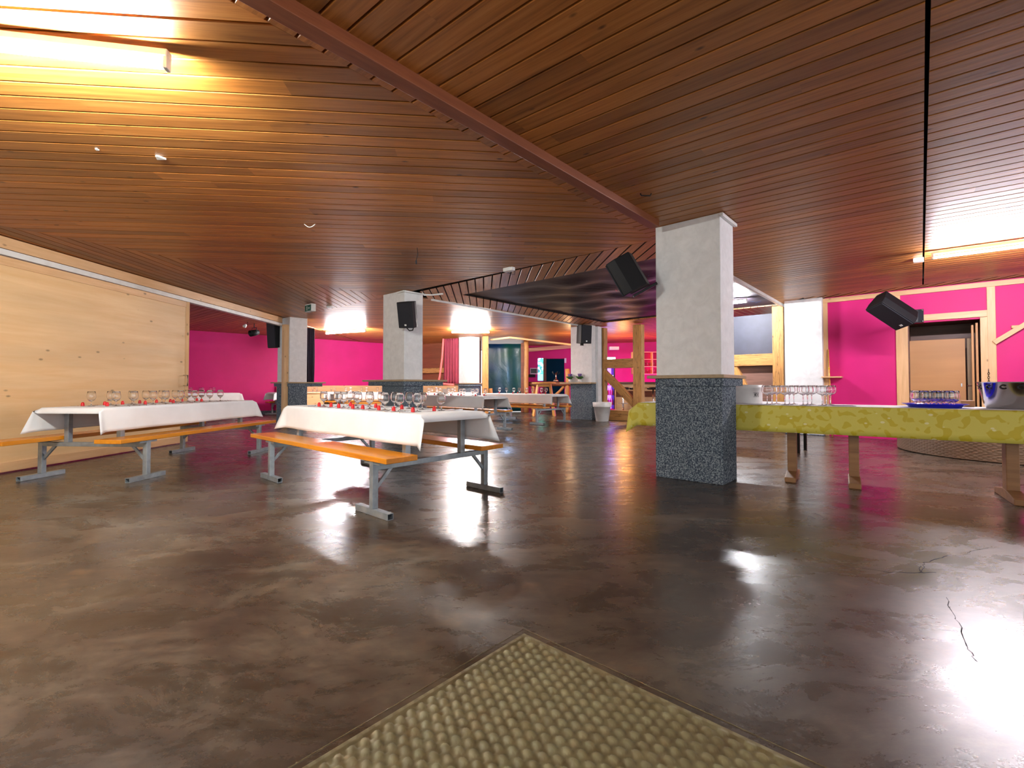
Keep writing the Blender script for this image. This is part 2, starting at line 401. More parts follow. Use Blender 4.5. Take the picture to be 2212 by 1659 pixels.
BR = [T2+V*-.01, B_, C_, C_+U*9, T2+V*-.01+U*9]
boards(BR, 42, .144, .01, off=.02, tint=(.2, .9))
# foil ceiling over the dance floor
mb = MB(); N = 40; vs = []; fs = []
for i in range(N+1):
    for j in range(N+1):
        p = A_+(B_-A_)*(i/N)+(D_-A_)*(j/N)
        sag = .05*math.sin(i*.9)*math.sin(j*.35+1)+.03*math.sin(i*.31+j*.52)
        e = min(i, j, N-i, N-j)/N
        vs.append((p.x, p.y, 2.80-.05*min(1, e*6)*0+sag*min(1, e*8)*.6))
for i in range(N):
    for j in range(N): fs.append((i*(N+1)+j, i*(N+1)+j+1, (i+1)*(N+1)+j+1, (i+1)*(N+1)+j))
mb.add(vs, fs, True); o = struct(mb.build('ceiling', M['foil']))
# paint dashes on the foil
rr = random.Random(3); sol = []
for k in range(34):
    i, j = rr.uniform(.08, .95), rr.uniform(.1, .95); p = A_+(B_-A_)*i+(D_-A_)*j; a = rr.uniform(0, 3.14); L = rr.uniform(.05, .22)
    dx, dy = math.cos(a)*L/2, math.sin(a)*L/2; 
    sol.append((p, dx, dy, k % 3 == 2))
M['dred'] = plain('red_dash', srgb(190, 30, 60), .6); M['dblue'] = plain('blue_dash', srgb(20, 110, 190), .6)
mb = MB()
for p, dx, dy, bl in sol:
    nx, ny = -dy*.06, dx*.06
    mb.add([(p.x-dx-nx, p.y-dy-ny, 2.745), (p.x+dx-nx, p.y+dy-ny, 2.745), (p.x+dx+nx, p.y+dy+ny, 2.745), (p.x-dx+nx, p.y-dy+ny, 2.745)], [(0, 3, 2, 1)], mi=1 if bl else 0)
mb.build('paint_dashes', [M['dred'], M['dblue']], o)
# lid above everything so that no outside light leaks in
struct(MB().prism([(-18, -4.2), (14, -4.2), (14, 26), (-18, 26)], 2.95, 3.05).build('ceiling', M['gap']))
# beam
b_back = b0-bd*4.2
bm = struct(bar('trim_1', b_back+Vector((bd.y*.0, 0, .045)), b1+Vector((0, 0, .045))-bd*.01, .105, .11, M['beam'], bevel=.004)); 
# wood sliding wall on the left
ld0, ld1 = Vector((-5.98, -3.2, 0)), P(397, 957, 0); ldir = (ld1-ld0).normalized()
door = thing('door_1', None, None); del_ = None; door['kind'] = 'structure'
dz0, dz1 = .02, 2.47
lw = along(xy(ld0), xy(ld1), dz0, dz1, .06, 'door_leaf', M['pine'], parent=door)
ln = Vector((ldir.y, -ldir.x, 0))
bar('top_rail', ld0+Vector((0, 0, 2.42))+ln*.006, ld1+Vector((0, 0, 2.42))+ln*.006, .012, .1, M['pine_trim'], door)
bar('bottom_rail', ld0+Vector((0, 0, .07))+ln*.006, ld1+Vector((0, 0, .07))+ln*.006, .012, .11, M['pine_trim'], door)
bar('edge_stile', ld1+ldir*.035+Vector((0, 0, .02))-ln*.02, ld1+ldir*.035+Vector((0, 0, 2.47))-ln*.02, .07, .09, M['pine_trim'], door)
hz = 1.09; hb = ld1+ldir*.0
for s_, nn in ((1, 'door_handle'), (-1, 'door_handle')):
    q = hb-ldir*.03 if s_ > 0 else hb+ldir*.05
    e = ln*(.07 if s_ > 0 else -.14); q0_ = q+ln*(0 if s_ > 0 else -.06)
    MB().tube([q0_+Vector((0, 0, hz+.09)), q0_+e+Vector((0, 0, hz+.09)), q0_+e+Vector((0, 0, hz-.09)), q0_+Vector((0, 0, hz-.09))], .009).build(nn, M['chrome'], door)
fe = Vector((-5.93, 12.0, 0))
f0 = Vector((-6.09, -3.2, 0))
struct(bar('trim_2', f0+Vector((0, 0, 2.68)), fe+Vector((0, 0, 2.68))-ln*.05, .14, .14, M['pine_trim']))
struct(bar('trim_3', f0+Vector((.03, 0, 2.565)), fe+Vector((.03, 0, 2.565))-ln*.05, .11, .07, M['white']))
# back-left pink wall
PL0, PL1 = Vector((-13.5, 11.75)), Vector((-4.55, 20.3))
struct(along(PL0, PL1, 0, 2.78, .15, 'wall_back_left', M['pink']))
struct(along(PL0, PL1, 0, .12, .03, 'baseboard_back_left', M['carpet'], off=-.04))
# brown timber wall behind, then the passage with the tarp
BW0, BW1 = PL1, Vector((-1.3, 18.3))
struct(along(BW0, BW1, 0, 2.78, .15, 'wall_back', M['brownwall']))
# wainscot
wa = Vector((-9.2, 15.75)); wb = Vector((-4.62, 20.13)); 
struct(along((-8.35, 16.55), wb, 0, 1.0, .05, 'wainscot_placeholder', M['pine_trim'], off=-.08))
struct(along(wb, (-2.1, 18.65), 0, 1.0, .05, 'wainscot_placeholder', M['pine_trim'], off=-.08))
for o in [x for x in C.objects if x.name.startswith('wainscot')]: o.name = 'trim_4'
# right pink wall with the doorway
wz = 2.72
def wrp(px, py=760): return onl(px, xy(W1), xy(W0), py)
d0, d1 = wrp(1958), wrp(2122)
dh = zat(1994, 697, wrp(1994))
struct(along(wr(0.02).xy, d0, 0, 2.76, .12, 'wall_right', M['pink']))
struct(along(d1, wr(6.5).xy, 0, 2.76, .12, 'wall_right', M['pink']))
struct(along(d0, d1, dh, 2.76, .12, 'wall_right', M['pink']))
def wtrim(px0, px1, z0, z1, name='trim_5', t=.03, mat='pine_trim'):
    a, b = wrp(px0), wrp(px1); return struct(along(a, b, z0, z1, t, name, M[mat], off=-t-.005))
def wbar(name, pa, za, pb, zb, w_, t=.03):
    a, b = pa, pb
    return struct(bar(name, Vector((a.x, a.y, za))+wn*(t/2+.003), Vector((b.x, b.y, zb))+wn*(t/2+.003), t, w_, M['pine_trim'], bevel=.003))
def vbar(name, p, z0, z1, wid, t=.03):
    o = MB().box(((z1-z0)/2, 0, 0), ((z1-z0), wid, t)).build(name, M['pine_trim'], None, .003)
    x = Vector((0, 0, 1)); y = wd; z = x.cross(y); o.matrix_local = Matrix(((x.x, y.x, z.x, p.x+wn.x*(t/2+.003)), (x.y, y.y, z.y, p.y+wn.y*(t/2+.003)), (x.z, y.z, z.z, z0), (0, 0, 0, 1)))
    return struct(o)
zt = zat(1994, 626, wrp(1994))
wbar('trim_6', wr(-.12), 2.70, wr(6.4), 2.70, .085, .04)
vbar('trim_7', wrp(1784), 0, 2.66, .085)
hz0 = zat(1994, 687, wrp(1994))
vbar('trim_8', wrp(1941), hz0+.04, 2.66, .075)
vbar('trim_9', wrp(1949), 0, hz0-.06, .17, .034)
vbar('trim_10', wrp(2143), 0, 2.66, .10, .034)
vbar('trim_10', wrp(2129), 0, hz0-.06, .12, .03)
wbar('trim_11', wrp(1942), hz0, wrp(2139), hz0, .11, .032)
# doorway reveal, boarded inside
rv = thing('door_2', None, None); rv['kind'] = 'structure'
din = -wn*.75; zb = zat(2000, 735, wrp(2000)+(-wn*.3).xy)
di0, di1 = d0.to_3d()+din, d1.to_3d()+din
along(xy(d0.to_3d()-wn*.13-(wd*-1)*0), xy(d0.to_3d()-wn*.9), 0, dh+.1, .04, 'reveal', M['dwood'], parent=rv)
along(xy(d1.to_3d()-wn*.13), xy(d1.to_3d()-wn*.9), 0, dh+.1, .04, 'reveal', M['dwood'], parent=rv)
bar('reveal', d0.to_3d()-wn*.5+Vector((0, 0, dh+.03)), d1.to_3d()-wn*.5+Vector((0, 0, dh+.03)), .8, .03, M['dwood'], rv)
along(xy(d0.to_3d()-wn*.92+wd*1.2), xy(d1.to_3d()-wn*.92-wd*.3), 0, dh+.1, .04, 'inner_panel', M['dwood'], parent=rv)
e0, e1 = d0.to_3d()-wn*.3, d0.to_3d()-wn*.3+(d1.to_3d()-d0.to_3d())*.80
bar('board_leaf', e0+Vector((0, 0, zb/2)), e1+Vector((0, 0, zb/2)), .03, zb, M['ply'], rv)
bar('keyhole_plate', e0+(e1-e0)*.93+wn*.018+Vector((0, 0, .98)), e0+(e1-e0)*.93+wn*.018+Vector((0, 0, 1.04)), .02, .005, M['steel'], rv)
e2 = d0.to_3d()-wn*.34+(d1.to_3d()-d0.to_3d())*.87
bar('insulation_edge', e2, e2+Vector((0, 0, zb)), .09, .06, M['shelf'], rv)
for k in range(2):
    e3 = d1.to_3d()-wn*(.06+.05*k)+wd*(.06+.05*k); bar('plank', e3, e3+Vector((0, 0, dh-.06-.03*k)), .03, .05, M['ply'], rv)
MB().tube([d1.to_3d()-wn*.3+wd*.02+Vector((0, 0, 1.0)), d1.to_3d()-wn*.3+wd*.18+Vector((0, 0, 1.0))], .011).build('door_handle', M['chrome'], rv)
# chain on the door frame
ch = thing('chain', 'steel link chain hanging on the right door jamb', 'chain', (0, 0, 0))
p = wrp(2134).to_3d()+wn*.045; zc = zat(2134, 800, wrp(2134))
hk = MB().tube([p+Vector((0, 0, zc+.02))-wn*.03, p+Vector((0, 0, zc+.02)), p+Vector((0, 0, zc))], .006, 8).build('hook', M['chrome'], ch)
for k in range(9):
    mb = MB(); c = p+Vector((0, 0, zc-.02-k*.034)); pts = []
    ax = wd if k % 2 else wn
    for i in range(13):
        a = 2*math.pi*i/12; pts.append(c+ax*math.cos(a)*.011+Vector((0, 0, math.sin(a)*.022)))
    mb.tube(pts, .0035, 6, False).build('link', M['blackm'], ch)
# stair stringer and treads at the far right
s0, s1 = wrp(2147), wrp(2300); z0_ = zat(2146, 741, s0); zs1 = zat(2212, 703, wrp(2212))
st = thing('staircase', 'pale wooden staircase edge rising on the pink wall by the doorway', 'stairs')
sg = (zs1-z0_)/((wrp(2212)-s0).length)
bar('stringer', s0.to_3d()+wn*.05+Vector((0, 0, z0_)), (s0-(wd*1.2).xy).to_3d()+wn*.05+Vector((0, 0, z0_+sg*1.2)), .05, .075, M['pine_trim'], st)
for k in range(4):
    q = s0.to_3d()-wd*(.20+.27*k)+wn*.035; zz = z0_+sg*(.27*k+.24)+.06
    bar('tread', q+Vector((0, 0, zz)), q-wd*.22+Vector((0, 0, zz)), .06, .05, M['pine_trim'], st, .012)
# low wall behind the viewer (grey plaster), left open above for added world fill
struct(along((-6.3, -3.9), (12, -3.9), 0, .5, .1, 'wall_front', M['plaster']))
# ---------------------------------------------------------------- far wall area: hut, bar, tarp
FW = 20.6
mag = struct(MB().prism([xy(D(1128, 800, FW)), xy(D(1330, 800, FW)), (D(1330, 800, FW).x, FW+.12), (D(1128, 800, FW).x, FW+.12)], 0, 2.76).build('wall_back', M['pink']))
BF = C_+U*8.6
bwall0, bwall1 = D(1296, 800, 19.3), D(1440, 800, 18.6)
struct(along((3.62, 19.6), (9.5, 17.4), 0, 2.9, .12, 'wall_back_right', M['pink']))
tarp_l, tarp_r = D(1050, 800, 17.9), D(1128, 800, 17.9)
def sheet(name, a, b, z0, z1, mat, wave=.03, freq=18, nx=60, nz=12, parent=None, phase=0, taper=0):
    a, b = Vector(a), Vector(b); a.z = b.z = 0; d = b-a; n = Vector((-d.y, d.x, 0)).normalized(); vs = []; fs = []
    for j in range(nz+1):
        tz = j/nz
        for i in range(nx+1):
            t = i/nx; k = 1-taper*math.sin(math.pi*(1-tz)*.5)*0
            off = wave*math.sin(t*freq+phase+.6*math.sin(tz*3))*(.4+.6*(1-tz))+wave*.4*math.sin(t*freq*2.3+tz*2)
            q = a+d*t+n*off; vs.append((q.x, q.y, z0+(z1-z0)*tz))
    for j in range(nz):
        for i in range(nx): fs.append((j*(nx+1)+i, j*(nx+1)+i+1, (j+1)*(nx+1)+i+1, (j+1)*(nx+1)+i))
    o = MB().add(vs, fs, True).build(name, mat, parent); s_ = o.modifiers.new('solid', 'SOLIDIFY'); s_.thickness = .006; return o
tag(sheet('plastic_sheet', tarp_l, tarp_r, .02, 2.6, M['tarp'], .04, 7), 'dark blue green plastic sheet hanging in the far passage', 'plastic sheet')
# jamb beside the sheet
jb = D(1131, 800, 17.6); tag(MB().box((jb.x, jb.y, 1.3), (.2, .12, 2.6)).build('door_jamb', M['brownwall'], None, .01), 'brown wooden jamb right of the blue plastic sheet', 'jamb')
# hut eave lines
h0, h1, h2 = D(1060, 734, 17.0), D(1102, 729, 16.2), D(1238, 745, 16.6)
ev = thing('eave_board', 'pale eave boards meeting at a corner above the far passage', 'eave')
bar('eave', h0, h1, .04, .06, M['pine_trim'], ev); bar('eave', h1, h2, .04, .06, M['pine_trim'], ev)
bar('fascia', D(1140, 756, 20.3), D(1238, 748, 20.3), .04, .16, M['pine_trim'], ev)
# log post and log railing
def log(name, a, b, r, parent=None, n=14, mat='log'):
    a, b = Vector(a), Vector(b); pts = [a+(b-a)*(i/8) for i in range(9)]; rs = [r*(1+.05*math.sin(i*2.1)+.03*math.sin(i*5)) for i in range(9)]
    d = b-a; o = MB().tube([(i/8*d.length, .008*math.sin(i*1.3), 0) for i in range(9)], rs, n).build(name, M[mat], parent)
    x = d.normalized(); upv = Vector((0, 1, 0)) if abs(x.y) < .9 else Vector((1, 0, 0)); y = upv.cross(x).normalized(); z = x.cross(y)
    o.matrix_local = Matrix(((x.x, y.x, z.x, a.x), (x.y, y.y, z.y, a.y), (x.z, y.z, z.z, a.z), (0, 0, 0, 1))); return o
lp = P(1137, 891, 0)
tag(log('log_post', lp, (lp.x, lp.y, 2.75), .085), 'round peeled log post from floor to ceiling by the railing', 'post')
rl = thing('log_railing', 'rustic railing of brown logs with a diagonal brace beside the high table', 'railing')
ra, rb = D(1143, 829, 17.6), D(1250, 829, 17.2); ra.z = rb.z = 1.06
log('top_log', ra, rb, .085, rl, 14, 'rail_log')
rp = D(1226, 830, 17.3)
log('post', (rp.x, rp.y, 0), (rp.x, rp.y, 1.62), .085, rl)
log('post', (ra.x+.15, ra.y, 0), (ra.x+.15, ra.y, 1.0), .07, rl)
log('brace', (rb.x-1.1, 17.35, .35), (rb.x-.5, 17.35, 1.0), .05, rl)
log('bottom_log', (ra.x, ra.y, .32), (rb.x, rb.y, .32), .07, rl, 14, 'rail_log')
# window hatch in magenta wall
hw = thing('window_1', None, None); hw['kind'] = 'structure'
def fwx(px): return D(px, 800, FW).x
def fwz(py): return D(1200, py, FW).z
def fbox(name, x0, x1, y0, y1, mat, t, parent, yy=FW):
    a, b = D(x0, y0, yy), D(x1, y1, yy); return MB().box(((a.x+b.x)/2, yy-t/2-.002, (a.z+b.z)/2), (abs(b.x-a.x), t, abs(a.z-b.z))).build(name, mat, parent)
M['lit'] = emis('lit_window', srgb(60, 215, 190), .9)
m = NT('lit_green_view'); n = m.noise(m.objco((1, 1, 1)), 6, 4, .6, 1.5)
m.l(m.ramp(n, [(.42, srgb(20, 70, 80)), (.5, srgb(60, 190, 150)), (.6, srgb(190, 240, 250))]), m.b.inputs['Emission Color']); m.b.inputs['Emission Strength'].default_value = .9; m.b.inputs['Base Color'].default_value = (.1, .3, .3, 1); M['litv'] = m.m
fbox('lit_pane', 1162, 1173.5, 774, 808, M['litv'], .02, hw); fbox('lower_pane', 1162, 1173, 808, 822, M['lit'], .02, hw)
fbox('mullion', 1173.5, 1180, 774, 870, M['dwood'], .05, hw); fbox('dark_opening', 1180, 1219, 775, 880, M['darkteal'], .03, hw)
# monitor and printer on the far wall
mo = thing('monitor', 'small grey framed screen on the dark pink wall by the log post', 'screen')
fbox('frame', 1145, 1161, 795, 808.5, M['white'], .05, mo); fbox('display', 1146.4, 1159.6, 796.6, 806.5, M['screen'], .055, mo)
mo2 = fbox('receipt_printer', 1141, 1156, 809, 815, M['black'], .2, None); tag(mo2, 'small black device mounted below the grey framed screen', 'printer')
ds = fbox('wall_ornament', 1219, 1223, 774, 784, M['white'], .06, None); tag(ds, 'small pale ornament on the pink wall at the hatch corner', 'ornament')
# high wooden table
ht = thing('bar_table', 'high wooden trestle table with splayed legs behind the set tables', 'table', (D(1175, 880, 15.4).x, 15.4, 0))
MB().lathe([(0, 1.10), (.38, 1.10), (.40, 1.085), (.38, 1.06), (0, 1.06)], 32).build('tabletop', M['stool_wood'], ht)
for sx in (-1, 1):
    for sy in (-1, 1): bar('leg', (sx*.34, sy*.2, 0.0), (sx*.2, sy*.12, 1.06), .06, .06, M['stool_wood'], ht)
for sy in (-1, 1): bar('apron', (-.22, sy*.13, 1.0), (.22, sy*.13, 1.0), .03, .08, M['stool_wood'], ht)
# small figure (candelabrum of dark iron) on rail
ca = thing('candelabrum', 'small dark iron ornament standing on the log railing', 'ornament', (D(1201, 830, 17.42).x, 17.42, 1.16))
MB().lathe([(0, 0), (.10, 0), (.08, .05), (.03, .08), (.02, .2), (.02, .32), (0, .32)], 12).build('base', M['steel'], ca)
for k in range(5):
    a = k*1.257; MB().tube([(0, 0, .28), (.1*math.cos(a), .1*math.sin(a), .26), (.16*math.cos(a), .16*math.sin(a), .36)], .012, 6).build('arm', M['blackm'], ca)
# ---------------------------------------------------------------- pillars
def pillar(name, corner, wv, wu, label, shelf=None, sh_z=1.055, hc=1.05, extra=True):
    """corner = nearest plan corner; wv width along V, wu depth along U"""
    if shelf: hc = sh_z
    t = thing(name, label, 'pillar', (corner[0], corner[1], 0), AU)   # local x = U, local y = V
    MB().box((wu/2, wv/2, (H+hc)/2), (wu, wv, H-hc-.001)).build('shaft', M['plaster'], t, .006)
    MB().box((wu/2, wv/2, hc/2), (wu+.02, wv+.02, hc)).build('carpet_cladding', M['carpet'], t, .006)
    if shelf:
        x0, x1, y0, y1 = shelf
        if x0 < -.01 or y0 < -.01 or y1 > wv or x1 > wu:
            for (a0, a1, c0, c1) in ((x0, -.0, y0, y1), (wu, x1, y0, y1), (0, wu, y0, -.0), (0, wu, wv, y1)):
                if a1-a0 > .02 and c1-c0 > .02: MB().box(((a0+a1)/2, (c0+c1)/2, sh_z+.02), (a1-a0, c1-c0, .035)).build('shelf', M['shelf'], t, .003)
            MB().box(((x0*.7+x1-.09)/2, (y0*.7+y1-.2)/2, sh_z-.04), (x1-.09-x0*.7, y1-.2-y0*.7, .08)).build('shelf_bracket', M['carpet'], t, .004)
    return t
pc1 = P(1560.6, 1048.2, 0)
p1 = pillar('pillar', xy(pc1), .69, .42, 'nearest square white pillar, grey carpet cladding below its wooden shelf', (-.05, .70, -.04, .78), 1.075)
pc2 = P(872, 951, 0)
p2 = pillar('pillar', xy(pc2), .70, .42, 'white pillar behind the nearest set table, speaker on its corner', (-.06, .98, -.06, 1.35), 1.075)
pc6 = P(612, 919.5, 0)
p6 = pillar('pillar', xy((pc6.x+.03, pc6.y+.22)), .75, .45, 'white pillar with carpet base beside the dark curtain on the left', (-.04, .95, -.04, 1.1))
pc3 = P(1279, 907.5, 0)
p3 = pillar('pillar', xy(pc3), .74, .2, 'white pillar by the plant pot, grey carpet base and two lavender plants', None)
MB().box((-.0, .5, 1.075), (.28, 1.12, .04)).build('shelf', M['shelf'], p3, .003)
MB().box((.31, -.0, 1.37), (.2, .16, 2.74)).build('white_return', M['plaster'], p3, .004)
pc5 = P(1016, 893.5, 0)
p5 = pillar('pillar', xy(pc5), .62, .45, 'far white pillar under the brightest ceiling tube, beside the red curtain', (-.08, .8, -.08, .8))
wc = P(1775, 642, 2.76); wl = Vector((wc.x, wc.y))
p4 = pillar('pillar', xy(wc), .66, .2, 'plain white pillar at the right pink wall', None, hc=.02)
# conduit caps at pillar tops
def conduit(pts, label, r=.012, mat='white'):
    mb = MB()
    o = thing('cable_duct', label, 'cable duct'); pts = [Vector(p) for p in pts]
    for a, b in zip(pts[:-1], pts[1:]): bar('duct_run', a, b, r*2, r*2, M[mat], o, .002)
    return o
k = pc1.copy(); k.z = 2.735
conduit([k-U*.02-V*.02, k+U*.45-V*.02], 'short white cable duct along the top of the nearest pillar', .016)
k = pc2.copy(); k.z = 2.735
conduit([k-U*.02+V*.2-V*.0, k-U*.03-V*.03, k+U*.45-V*.03, k+U*.55-V*.10, k+U*.62-V*.35], 'white cable duct around the top of the pillar with the corner speaker', .014)
conduit([T1+Vector((.06, .02, -.02)), T2+Vector((0, 0, -.02))], 'long white cable duct along the ceiling edge towards the far pillar', .018)
conduit([D_+U*.3+Vector((0, 0, -.03))-V*.0, C_+Vector((0, 0, -.03))], 'pale duct along the edge of the black foil ceiling, right of the near pillar', .028)
# ---------------------------------------------------------------- lights
def tube_light(name, a, b, st, col, label, z=2.74, housing=.06):
    a, b = Vector((a[0], a[1], 0)), Vector((b[0], b[1], 0)); d = b-a; L = d.length; rz = math.atan2(d.y, d.x)
    t = thing(name, label, 'ceiling light', (a.x, a.y, z), rz, 'fluorescent tube lights')
    MB().box((L/2, 0, -.02), (L, .05, .04)).build('housing', M['white'], t, .006)
    for x in (.012, L-.012): MB().box((x, 0, -.06), (.022, .045, .08)).build('end_cap', M['white'], t, .004)
    MB().tube([(.03, 0, -.078), (L-.03, 0, -.078)], .0165, 12).build('tube', emis('tube_glow', col, st), t)
    return t
na = P(366, 128, 2.70); nb = P(0, 88, 2.70); nd = (nb-na).normalized()
tube_light('tube_light', xy(na), xy(na+nd*1.5), TUBE_NEAR, (.96, 1, .95, 1), 'long fluorescent tube light at the upper left, nearest to the viewer')
ra_ = P(2012, 551, 2.70); rdir = Vector((math.sin(R(-50.6)), math.cos(R(-50.6)), 0))
tube_light('tube_light', xy(ra_), xy(ra_-rdir*1.5), TUBE_RIGHT, (.97, .91, 1, 1), 'fluorescent tube light on the right ceiling above the doorway wall')
fa, fb = D(975, 716, 14.6), D(1058, 717, 14.6)
tube_light('tube_light', xy(fa), xy(fb), TUBE_FAR, (1, .94, .92, 1), 'fluorescent tube light in front of the far white pillar', 2.74)
ga, gb = D(704, 718, 14.9), D(790, 721, 14.2)
tube_light('tube_light', xy(ga), xy(gb), TUBE_BACK, (.97, .96, 1, 1), 'fluorescent tube light before the pink wall at the far left', 2.74)
ha, hb_ = D(1545, 655, 9.9), D(1614, 656, 9.5)
tube_light('tube_light', xy(ha), xy(hb_), TUBE_FOIL, (.97, .97, 1, 1), 'fluorescent light on the black foil ceiling, half hidden by the near pillar', 2.79)
def spot(name, loc, en, col, size=.1, typ='POINT'):
    l = bpy.data.lights.new(name, typ); l.energy = en; l.color = col
    if typ == 'POINT': l.shadow_soft_size = size
    else: l.size = size
    o = bpy.data.objects.new(name, l); C.objects.link(o); o.location = loc; return o
# bar lamps
spot('bar_lamp', (5.2, 16.7, .75), 14, (1, .05, .75), .2)
spot('bar_lamp', (3.9, 16.4, 1.9), 8, (1, .45, .12), .15)
spot('bar_lamp', (6.6, 16.7, .75), 12, (1, .03, .85), .2)
spot('hut_lamp', (-.2, 16.9, 1.5), 3, (.3, .55, 1), .1)
spot('hut_lamp', (2.0, 15.6, 2.0), 6, (1, .6, .3), .1)
# ---------------------------------------------------------------- set tables
def make_table_set():
    t = thing('picnic_table', 'x', 'table and benches')
    MB().box((0, 0, .74), (2.5, .70, .03)).build('tabletop', M['bench'], t, .004)
    for s in (-1, 1):
        o = MB().box((0, 0, 0), (2.74, .285, .042)).build('seat', M['bench'], t, .005, loc=(-.15, s*.49, .435))
    for ex in (-1, 1):
        MB().box((ex, 0, .365), (.045, 1.2, .045)).build('crossbar', M['galv'], t, .003)
        for s in (-1, 1):
            lg = MB().box((ex, s*.6, .235), (.05, .05, .37)).build('leg', M['galv'], t, .003)
            ft = MB(); 
            for (cy, cz, sy, sz) in ((-.023, .026, .004, .044), (.023, .026, .004, .044), (0, .004, .05, .004), (0, .048, .05, .004)):
                ft.box((ex, s*.6+cy, cz), (.46, sy, sz))
            ft.build('foot', M['galv'], lg)
            bar('brace', (ex, s*.585, .2), (ex, s*.44, .355), .022, .03, M['galv'], t)
            MB().box((ex-.0, s*.56, .402), (.22, .12, .02)).build('seat_bracket', M['galv'], t, .002)
            MB().box((ex, s*.3, .555), (.05, .05, .34)).build('post', M['galv'], t, .003)
    return t
TZ = .772
def cloth_mb(L=2.5, W_=.70, drop=.25, ov=.07, seed=0, z=TZ-.003):
    rr = random.Random(seed); ph = rr.random()*6
    hl, hw = L/2, W_/2; ss = [-hl-ov, -hl-ov*.5, -hl-.012, -hl+.01]+[-hl+.05+(L-.1)*i/36 for i in range(37)]+[hl-.01, hl+.012, hl+ov*.5, hl+ov]
    ts = [-hw-drop*i/8 for i in range(8, 0, -1)]+[-hw-.012, -hw+.008]+[-hw+.05+(W_-.1)*i/8 for i in range(9)]+[hw-.008, hw+.012]+[hw+drop*i/8 for i in range(1, 9)]
    vs = []
    for s in ss:
        for t_ in ts:
            os_ = max(0, abs(s)-hl); ot = max(0, abs(t_)-hw); sg, tg = (1 if s > 0 else -1), (1 if t_ > 0 else -1)
            if ot > 0 and os_ == 0:
                x = s; y = tg*(hw+ot*.10+.012*math.sin(s*5+ph+tg)*ot/drop*(1 if ot > .02 else 0)+.004); zz = z-ot*.985
            elif os_ > 0 and ot == 0:
                x = sg*(hl+os_*.45+.004); y = t_; zz = z-os_*.85
            elif os_ > 0 and ot > 0:
                k = os_/ov; x = sg*(hl+os_*.9+.05*k*ot/drop); y = tg*(hw+ot*(.10+.22*k)+.004); zz = z-ot*(.985-.02*k)-os_*.35
            else: x, y, zz = s, t_, z
            vs.append((x, y, zz+.003))
    n = len(ts); fs = [(i*n+j, (i+1)*n+j, (i+1)*n+j+1, i*n+j+1) for i in range(len(ss)-1) for j in range(n-1)]
    return MB().add(vs, fs, True)
def glass_mb(h=.155, r=.037, stem=.045, rb=.033, rim=.028, n=20):
    hb = h-stem
    prof = [(0, .002), (rb, .001), (rb, .0025), (rb*.4, .006), (.005, .012), (.0042, stem*.6), (.006, stem-.004), (.016, stem+.004)]
    outer = [(r*.75, stem+hb*.16), (r*.97, stem+hb*.36), (r, stem+hb*.52), (r*.94, stem+hb*.75), (rim+.002, h)]
    th = .0014
    inner = [(q-th, z) for q, z in outer[::-1]]; inner += [(.012, stem+.008), (0, stem+.006)]
    return MB().lathe(prof+outer+[(rim+.001, h+.0008)]+inner, n)
def glass_proto(h, r, stem, rb, rim, name='wine_glass', n=20):
    o = glass_mb(h, r, stem, rb, rim, n).build(name, M['glass']); return o
proto_set = make_table_set(); used = False
g_proto = glass_proto(.162, .041, .052, .035, .031)
g_used = [False]
mb = MB().lathe([(0, 0), (.0165, 0), (.0172, .004), (.016, .028), (.012, .039), (.006, .044), (0, .045)], 14)
f_proto = mb.build('table_favour', M['red']); f_used = [False]
def cutlery(kind):
    mb = MB()
    if kind == 'knife':
        mb.box((-.05, 0, .0035), (.09, .013, .005)); mb.box((.05, .002, .002), (.115, .017, .0015))
    else:
        mb.box((-.04, 0, .003), (.11, .011, .003)); mb.box((.03, 0, .004), (.04, .02, .002), Matrix.Rotation(-.15, 3, 'Y'))
        for k in range(4): mb.box((.065, -.009+k*.006, .007), (.045, .0028, .0015), Matrix.Rotation(.1, 3, 'Y'))
    return mb.build(kind, M['chrome'])
k_proto, fk_proto = cutlery('knife'), cutlery('fork'); ku = [False]; fu = [False]
def use(proto, flag, nm=None):
    if not flag[0]: flag[0] = True; return proto
    return copy_tree(proto)
tabs = []
set_flag = [False]
ORD = ['first', 'second', 'third', 'fourth', 'fifth', 'sixth', 'seventh', 'eighth', 'ninth', 'tenth']
